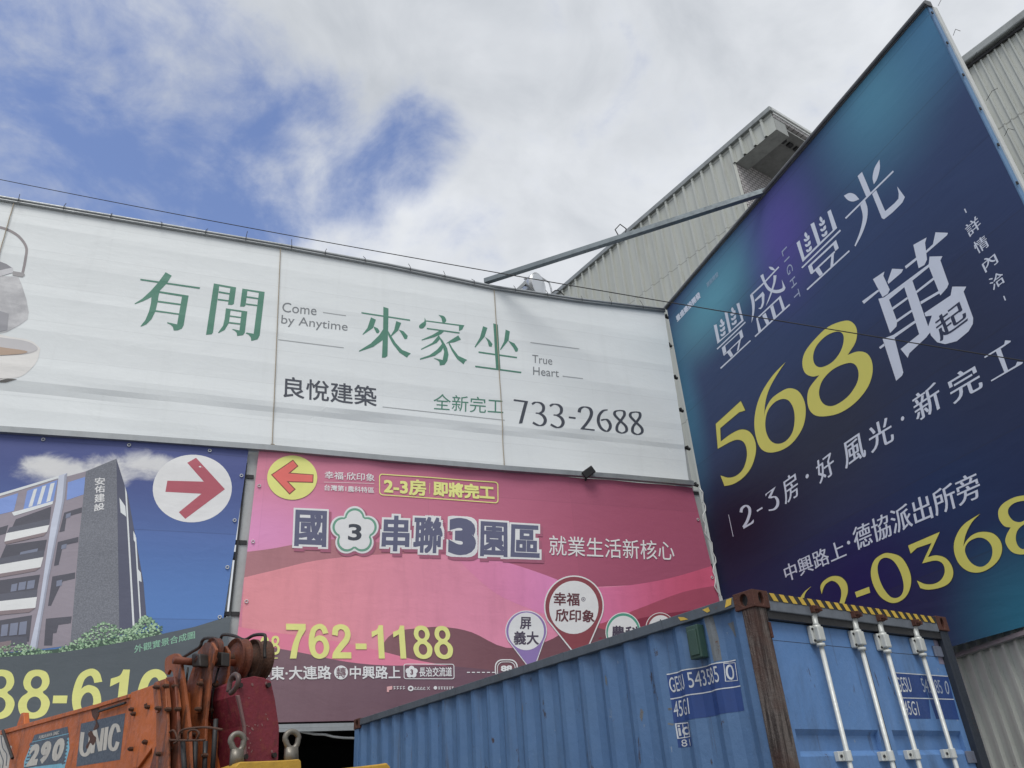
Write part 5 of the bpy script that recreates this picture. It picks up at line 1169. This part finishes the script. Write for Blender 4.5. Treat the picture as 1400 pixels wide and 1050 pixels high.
bm_tube(bm, [c0 + (c0-c1)*.8] + [c0.lerp(c1, i/N) - ZZ*.10*(1-(2*i/N-1)**2) for i in range(N+1)], .0048, 6)
tag(link('overhead_cable', bm, black_m, None, True), 'thin black overhead cable running across the banners and the billboard', 'cable')
# ------------------------------------------------------------------ truck crane in the foreground
orange = None
def orange_mat(name, base, more=0.):
    t = NT(name); q_ = t.pos(); a = t.noise(q_, 5, 8, .65); b = t.noise(q_, 30, 7, .7); d = t.noise(t.pos((1, 1, .3)), 9, 8, .7, .4)
    c = t.mix(t.ramp(a, .3, .7, 0, .55), base, (base[0]*.55, base[1]*.55, base[2]*.6, 1)); c = t.mix(t.ramp(b, .5, .75, 0, .35), c, (.30, .12, .05, 1))
    c = t.mix(t.ramp(d, .60-more, .70-more, 0, .85), c, (.055, .020, .012, 1))
    ch = t.noise(t.pos((1, 1, 1), (3, 1, 2)), 55, 4, .6); c = t.mix(t.ramp(ch, .70, .74, 0, .7), c, (.34, .22, .17, 1)); gr = t.noise(t.pos((1, 1, .12), (1, 5, 2)), 16, 7, .7); c = t.mix(t.ramp(gr, .52, .75, 0, .7), c, (.02, .014, .012, 1)); t.bump(t.math('ADD', b, ch), .35, .006)
    return t.fin(c, t.ramp(b, .3, .7, .45, .7), 0, .4)
orange = orange_mat('crane_orange', (.47, .115, .022, 1)); orange3 = orange_mat('plate_orange', (.27, .075, .025, 1), .09); orange2 = orange_mat('crane_orange_dark', (.17, .042, .018, 1), .09); red = orange_mat('crane_red', (.20, .024, .040, 1))
rustm = weathered('crane_rust', (.085, .038, .022, 1), .75, .2, .5, .6, 14, (1, 1, 1), .4); grease = weathered('greasy_black', (.022, .018, .016, 1), .55, .2, .2, .4, 14, (1, 1, 1))
kd = ray(-650, 1228); kd.z = 0; kd.normalize()                            # the boom runs away to the left
KP = CAM + ray(230, 905)*3.9
class KPlane(Board):
    def __init__(s, off): Board.__init__(s, KP + s_n*off, -kd)
_t = Board(KP, -kd); s_n = -_t.N                                          # pointing away from the lens
K0 = KPlane(0); K0.N = -s_n
cr = thing('truck_crane', 'orange crane boom with a rusty sheave head, in front of the blue banner', 'crane', Vector((KP.x, KP.y, 0)) + kd*1.5)
zk = Z(0, 850, 2.5); zg = Z(200, 850, 5.252)
def kslab(name, pts, z_, off, thick, mat, par=None, bevel=.006, corners=True):
    pl = Board(KP + s_n*off, -kd); P = [pl.hit(*z_(p)) for p in pts]; bm = bmesh.new(); bm_prism(bm, P, s_n*thick)
    return link(name, bm, mat, par or cr, bevel=bevel)
boom = kslab('boom', [(-420, 496), (0, 376), (330, 285), (545, 212), (572, 240), (575, 700), (-420, 760)], zk, .0, .26, orange, bevel=.012)
kslab('boom_band', [(0, 372), (330, 281), (440, 247), (440, 260), (330, 294), (0, 387)], zk, -.008, .01, orange, boom, .002)
kslab('boom_collar', [(446, 242), (556, 204), (566, 214), (570, 700), (520, 700), (520, 430), (470, 500), (452, 500)], zk, -.012, .014, orange, boom, .003)
kslab('boom_patch', [(512, 500), (530, 430), (560, 395), (566, 400), (568, 520), (512, 520)], zk, -.015, .006, orange2, boom, .001)
bm = bmesh.new()
KB = Board(KP, -kd)
def bolt(z_, p, r=.009, off=0., par=boom):
    c = Board(KP + s_n*off, -kd).hit(*z_(p)); bm_tube(bm, [c + s_n*.005, c - s_n*.014], r, 8); bm_tube(bm, [c - s_n*.014, c - s_n*.020], r*.6, 8)
for p in ((462, 315), (510, 292), (502, 412), (453, 435), (455, 300)): bolt(zk, p, .009, -.012)
link_each('bolt', bm, rustm, boom)
kslab('boom_horn', [(58, 350), (72, 312), (80, 310), (83, 352), (80, 362), (56, 362)], zk, .02, .03, orange, boom, .004)
bm = bmesh.new(); bm_tube(bm, [KB.hit(*Z(0, 890, 6.364)(p)) - s_n*.02 for p in ((60, 695), (145, 935))], .008, 6); bm_tube(bm, [KB.hit(*Z(0, 890, 6.364)(p)) - s_n*.012 for p in ((885, 526), (1115, 452))], .006, 6); link_each('rod', bm, grease, boom)
# decals on the boom
zd = Z(0, 890, 6.364); BD = Board(KP, -kd, gap=.0012)
slate = weathered('decal_slate', (.045, .06, .085, 1), .5, 0, .02, .4, 14); cy = weathered('decal_cyan', (.16, .40, .52, 1), .5, 0, .02, .4, 14); cream = weathered('decal_cream', (.48, .45, .40, 1), .5, 0, .06, .4, 16)
art(BD, boom, [[(285, 775), (598, 712), (606, 850), (560, 1030), (205, 1060), (212, 960)]], cy, .5, zd, 'decal'); art(BD, boom, [[(302, 730), (590, 658), (598, 715), (280, 790)]], slate, 1, zd, 'decal')
P = []
for i in range(8):
    y = 800+i*30; P += [strip((272-i*9, y+8), (350-i*6, y-10), 13), strip((540, y-40+i*2), (600-i*4, y-54+i*2), 13)]
P += [[(262, 800), (600, 722), (604, 745), (255, 825)]]
art(BD, boom, P, slate, .8, zd, 'decal_stripe')
art(BD, boom, [[(300, 812), (590, 742), (560, 975), (235, 1015)]], slate, .9, zd, 'decal')
for s_, a, b, c_ in (('2', (230, 1008), (322, 992), (275, 818)), ('9', (335, 990), (425, 972), (372, 795)), ('0', (440, 968), (540, 948), (482, 770))): lettering(BD, boom, s_, a, b, c_, cream, 1.6, off=.07, z=zd)
lettering(BD, boom, 'FURUKAWA UNIC', (340, 768), (515, 724), (345, 738), cream, 1.6, off=.03, z=zd)
art(BD, boom, [[(706, 632), (1092, 540), (1046, 946), (664, 1006)]], slate, .5, zd, 'decal'); art(BD, boom, pen([(722, 706), (708, 850), (728, 902), (764, 892), (782, 840), (796, 700)], 30, 33) + [[(790, 893), (812, 690), (845, 683), (868, 796), (884, 674), (912, 667), (890, 868), (858, 875), (836, 768), (822, 886)], [(897, 866), (917, 665), (948, 658), (928, 860)]] + pen([(1038, 706), (1022, 652), (990, 656), (964, 736), (958, 815), (976, 854), (1008, 846), (1028, 790)], 30, 33), cream, 1.2, zd)
rs = weathered('rust_stain', (.075, .030, .020, 1), .8, 0, .3, .5, 20, (1, 1, 1), .3)
art(BD, boom, [smooth_path([(800, 475), (850, 480), (868, 540), (845, 600), (862, 660), (815, 690), (838, 620), (805, 560)], 4), smooth_path([(770, 720), (800, 695), (818, 730), (842, 760), (815, 820), (790, 800), (765, 850), (752, 830), (785, 770)], 4)], rs, 1.8, zd, 'rust_stain')
art(BD, boom, [[(-60, 715), (42, 706), (50, 770), (70, 815), (104, 828), (72, 1040), (-60, 1040)]], cream, .5, zd, 'decal'); art(BD, boom, pen([(10, 740), (25, 840), (60, 900), (55, 1000)], 5, 8) + pen([(-20, 800), (10, 900), (30, 960), (20, 1030)], 5, 8) + pen([(-40, 900), (-5, 970), (0, 1040)], 5, 8), slate, 1, zd, 'decal')
# nested section plates with hooked ends, straps and bolts
kslab('section_plate', [(70, 430), (132, 408), (150, 700), (158, 1150), (70, 1150)], zg, -.03, .012, orange3, bevel=.003)
kslab('section_plate', [(138, 400), (200, 392), (225, 700), (236, 1150), (160, 1150)], zg, .0, .013, orange2, bevel=.003)
kslab('hook_plate', smooth_path([(132, 310), (140, 262), (175, 238), (215, 228), (240, 250, 1), (265, 430, 1), (305, 760, 1), (318, 1150, 1), (246, 1150, 1), (218, 700, 1), (203, 600), (196, 430), (190, 365), (168, 345), (150, 380, 1), (134, 368, 1)], 4), zg, .03, .013, orange3, bevel=.003)
kslab('section_plate', [(262, 470), (300, 418), (372, 210), (420, 150), (470, 148), (500, 200), (462, 350), (425, 700), (410, 1150), (318, 1150), (300, 760)], zg, .10, .013, orange3, bevel=.003)
kslab('section_plate', [(470, 335), (535, 200), (565, 172), (590, 215), (582, 380), (505, 760), (480, 1150), (412, 1150), (440, 620)], zg, .19, .013, orange3, bevel=.003)
st = bmesh.new()
for (a, b, off) in (((82, 465), (96, 625), -.04), ((150, 455), (166, 632), -.012), ((216, 458), (238, 630), .02), ((395, 440), (382, 630), .09), ((505, 450), (478, 635), .18)):
    pl = Board(KP + s_n*off, -kd); pa_, pb_ = pl.hit(*zg(a)), pl.hit(*zg(b)); U_ = (pb_-pa_).normalized(); V_ = U_.cross(s_n); L_ = (pb_-pa_).length; r_ = .017
    pts = [pa_ + V_*r_*math.cos(q) - U_*r_*math.sin(q) for q in [PI*i/8 for i in range(9)]] + [pb_ - V_*r_*math.cos(q) + U_*r_*math.sin(q) for q in [PI*i/8 for i in range(9)]]
    bm_prism(st, pts, -s_n*.012)
link_each('strap', st, orange3, cr, bevel=.003)
bm = bmesh.new()
for (p, off) in (((82, 470), -.05), ((96, 622), -.05), ((150, 462), -.022), ((166, 630), -.022), ((216, 465), .01), ((236, 628), .01), ((395, 445), .08), ((382, 628), .08), ((505, 455), .17), ((478, 635), .17), ((180, 915), -.0), ((255, 800), .03), ((350, 810), .10), ((100, 950), -.03), ((430, 960), .10), ((20, 600), 0.), ((10, 860), 0.)): bolt(zg, p, .0085, off)
link_each('bolt', bm, rustm, cr)
bm = bmesh.new()
for (y, off0, off1, r_) in (((262, 282), .03, .13, .007), ((420, 275), .10, .24, .007)):
    c = Board(KP + s_n*off0, -kd).hit(*zg((y[0], y[1]) if off0 < .05 else (y[0], y[1]))); bm_tube(bm, [c - s_n*.04, c + s_n*(off1-off0)], r_*2.2, 12)
link_each('head_pin', bm, orange2, cr, True)
kslab('pin_block', [(322, 240), (340, 225), (378, 232), (382, 320), (325, 325)], zg, .06, .045, grease, bevel=.006); kslab('pin_block', [(478, 225), (500, 215), (540, 220), (538, 318), (480, 322)], zg, .15, .04, grease, bevel=.006)
def sheave(cx_, cy_, off, ry, th, mat):
    pl = Board(KP + s_n*off, -kd); c = pl.hit(*zg((cx_, cy_))); R_ = (pl.hit(*zg((cx_, cy_-ry)))-c).length
    bm = bmesh.new(); prof_ = [(.25, 0), (.62, .010), (.80, .012), (.97, 0), (1., .0), (1., .012), (.86, .024), (.86, .034), (1., .046), (1., .058), (.9, .06), (.25, .06)]
    rings = []
    for k in range(36):
        a_ = 2*PI*k/36; d_ = kd*math.cos(a_) + ZZ*math.sin(a_); rings.append([bm.verts.new(c + d_*R_*f + s_n*(h/.06*th)) for f, h in prof_])
    for k in range(36):
        A_r, B_r = rings[k], rings[(k+1) % 36]
        for j in range(len(prof_)-1): bm.faces.new((A_r[j], A_r[j+1], B_r[j+1], B_r[j]))
    bmesh.ops.recalc_face_normals(bm, faces=bm.faces); o = link('sheave', bm, mat, cr)
    bm = bmesh.new(); bm_tube(bm, [c - s_n*.02, c + s_n*(th+.02)], R_*.24, 16); link('hub', bm, rustm, o)
    return c, R_
sheave(455, 215, .14, 92, .035, orange2)
sheave(618, 268, .25, 140, .05, orange_mat('sheave_rust', (.13, .036, .017, 1), .08)); sheave(745, 272, .40, 138, .075, rustm)
kslab('head_plate', smooth_path([(560, 470), (575, 300), (600, 190), (640, 175), (690, 300), (680, 400), (640, 480)], 4), zg, .345, .02, grease, bevel=.003)
bm = bmesh.new(); pl = Board(KP + s_n*.20, -kd)
loop = [(240, 272), (318, 222), (385, 180), (400, 140), (430, 118), (500, 122), (530, 150), (522, 190)]; bm_tube(bm, [pl.hit(*zg(p)) for p in smooth_path(loop, 4, False)], .0075, 8)
pl = Board(KP + s_n*.34, -kd); loop = [(530, 160), (540, 105), (570, 92), (640, 104), (705, 130), (770, 98), (835, 92), (855, 110), (850, 200), (852, 260)]; bm_tube(bm, [pl.hit(*zg(p)) for p in smooth_path(loop, 4, False)], .0075, 8)
link_each('rope_guard', bm, grease, cr, True)
bm = bmesh.new(); pl = Board(KP + s_n*-.02, -kd)
for lp_ in ([(170, 860), (165, 800), (200, 782), (225, 850), (200, 872)], [(238, 850), (240, 795), (285, 770), (400, 758), (470, 762), (545, 775)], [(300, 850), (305, 790), (350, 775), (380, 800), (360, 850)], [(160, 850), (300, 852), (420, 850)]):
    bm_tube(bm, [pl.hit(*zg(p)) for p in smooth_path(lp_, 4, False)], .0042, 6)
link_each('hose_clip', bm, rustm, cr, True)
bm = bmesh.new()
for k, (a, b, off) in enumerate((((160, 640), (165, 1150), .02), ((262, 860), (280, 1150), .0), ((352, 860), (345, 1150), .06), ((425, 860), (415, 1150), .10), ((500, 700), (470, 1150), .13))):
    pl = Board(KP + s_n*off, -kd); bm_tube(bm, [pl.hit(*zg(a)), pl.hit(*zg(b))], .010, 8)
link_each('hose', bm, black_m, cr, True)
bm = bmesh.new()
for a, b, off in (((640, 130), (668, 520), .27), ((700, 200), (640, 700), .30), ((790, 140), (800, 400), .44), ((735, 150), (742, 420), .42), ((520, 330), (470, 700), .17), ((300, 330), (300, 720), .08)):
    pl = Board(KP + s_n*off, -kd); p0_, p1_ = pl.hit(*zg(a)), pl.hit(*zg(b)); bm_tube(bm, [p0_.lerp(p1_, i/8) - s_n*.01*math.sin(i*PI/8) for i in range(9)], .0045, 6)
link_each('wire_rope', bm, grease, cr, True)
pc = Vector((KP.x, KP.y, 0)) + kd*2.6 + s_n*.15
bm = bmesh.new(); bm_tube(bm, [pc, Vector((pc.x, pc.y, KP.z-.35))], [.24, .2], 20); link('column', bm, orange2, cr, True)
bm = bmesh.new(); bm_box(bm, Vector((KP.x, KP.y, .55)) + kd*4 - s_n*.5, -kd*5.4, s_n*1.3, ZZ*.2); bm_box(bm, Vector((KP.x, KP.y, 0)) + kd*3.4 - s_n*.35, -kd*.3, s_n*1., ZZ*.56); bm_box(bm, Vector((KP.x, KP.y, 0)) + kd*.2 - s_n*.35, -kd*.3, s_n*1., ZZ*.56); link('chassis', bm, dark_metal, cr)
# dark red hook block
hb_ = thing('hook_block', 'dark red bolted steel hook block beneath the crane sheaves', 'hook block', Vector((KP.x, KP.y, 0)) + s_n*.4)
R0 = Board(KP + s_n*.16, -kd).hit(*zg((640, 520))); RB = Board(R0, s_n)
if RB.N.dot(CAM-R0) < 0: RB.N = -RB.N
rf = [(640, 530), (655, 432), (690, 408), (780, 390), (845, 402), (895, 425), (925, 560), (955, 760), (945, 1120), (700, 1120), (690, 980), (680, 750)]
bm = bmesh.new(); bm_prism(bm, [RB.hit(*zg(p)) for p in rf], kd*.34); link('block_housing', bm, red, hb_, bevel=.003)
bm = bmesh.new(); bm_prism(bm, [RB.hit(*zg(p)) - kd*.012 for p in ((640, 530), (665, 640), (690, 760), (692, 980), (712, 975), (708, 755), (685, 640), (662, 530))], kd*.016); link('edge_weld', bm, weathered('worn_edge', (.22, .13, .13, 1), .6, .2, .1, .5, 12), hb_, bevel=.003)
bm = bmesh.new()
for p in ((668, 460), (870, 458), (705, 970), (912, 960)):
    c = RB.hit(*zg(p)); bm_tube(bm, [c, c - kd*.014], .010, 8)
link_each('bolt', bm, grease, hb_)
bm = bmesh.new(); pl = Board(KP + s_n*.10, -kd); bm_tube(bm, [pl.hit(*zg(p)) for p in smooth_path([(590, 505), (605, 420), (635, 380), (662, 400), (655, 450), (628, 495), (605, 512)], 4, False)], .0105, 8); link('link_ring', bm, weathered('ring_steel', (.12, .08, .075, 1), .5, .4, .3, .5, 14), hb_, True)
sc_ = weathered('bare_scratch', (.27, .13, .13, 1), .6, .1, .1, .4, 18); RB.gap = .0015; sp_ = []
if True:
    rnd = random.Random(5)
    for (x, y) in ((858, 440), (735, 548), (858, 664), (760, 452), (720, 745), (735, 752), (760, 770), (742, 800), (728, 840), (745, 872), (735, 905), (800, 745), (830, 740), (780, 740), (820, 850), (870, 700), (725, 940), (900, 930), (755, 930)):
        w_ = rnd.uniform(3, 9); h_ = rnd.uniform(3, 16); a_ = rnd.uniform(-.6, .6); sp_.append([(x+w_*math.cos(q)*math.cos(a_)-h_*math.sin(q)*math.sin(a_), y+w_*math.cos(q)*math.sin(a_)+h_*math.sin(q)*rnd.uniform(.5, 1)) for q in [2*PI*i/7 for i in range(7)]])
art(RB, hb_, sp_, sc_, 1, zg, 'paint_chips')
# yellow lifting block with two eyes
gy = weathered('eye_steel', (.19, .175, .15, 1), .45, .45, .18, .5, 12, (1, 1, 1)); ym = weathered('block_yellow', (.50, .29, .03, 1), .55, 0, .42, .5, 12, (1, 1, 1), .2)
YP = CAM + ray(330, 1045)*3.35; yd = ray(2400, 985); yd.z = 0; yd.normalize(); YB = Board(YP, yd)
yl = thing('lifting_block', 'yellow steel block with two forged lifting eyes, in front of the red hook block', 'lifting block', Vector((YP.x, YP.y, 0)))
bm = bmesh.new(); bm_prism(bm, [YB.hit(*zg(p)) for p in ((640, 1040), (672, 1006), (800, 1002), (1000, 994), (1095, 986), (1112, 1000), (1118, 1140), (640, 1140))], -YB.N*.22); link('block_body', bm, ym, yl, bevel=.01)
bm = bmesh.new(); c = YB.hit(*zg((880, 1130))); bm_box(bm, Vector((c.x, c.y, 0)) - yd*.14 - YB.N*.2, yd*.28, YB.N*.18, ZZ*(c.z-.01)); link('stand', bm, dark_metal, yl)
for cx_, cy_, k in ((655, 862, 1.), (1046, 846, 1.)):
    pl = Board(YP - YB.N*.09, yd); bm = bmesh.new()
    ring = [(cx_ + 50*math.cos(q)*(1 if math.sin(q) < 0 else .86), cy_ + (58 if math.sin(q) < 0 else 66)*math.sin(q)) for q in [2*PI*i/26 for i in range(26)]]
    bm_tube(bm, [pl.hit(*zg(p)) for p in ring], .0108, 10, True)
    bm_prism(bm, [pl.hit(*zg(p)) + YB.N*.012 for p in ((cx_-44, cy_+55), (cx_+36, cy_+55), (cx_+42, cy_+175), (cx_-52, cy_+175))], -YB.N*.026)
    link('lifting_eye', bm, gy, yl, True)
yb = CAM + ray(500, 1046)*3.6; Y2 = Board(yb, yd)
bm = bmesh.new(); bm_prism(bm, [Y2.hit(*p) for p in ((462, 1051), (486, 1048.4), (519, 1044.6), (529, 1042.8), (534, 1048), (536, 1062), (462, 1066))], -Y2.N*.16)
yo_ = thing('steel_beam', 'end of a yellow steel beam at the bottom edge in front of the container', 'beam', Vector((yb.x, yb.y, 0)))
link('beam_end', bm, ym, yo_, bevel=.006)
bm = bmesh.new(); bm_box(bm, Vector((yb.x, yb.y, 0)) - yd*.05 - Y2.N*.14, yd*.12, Y2.N*.12, ZZ*(yb.z-.04)); link('stand', bm, dark_metal, yo_)
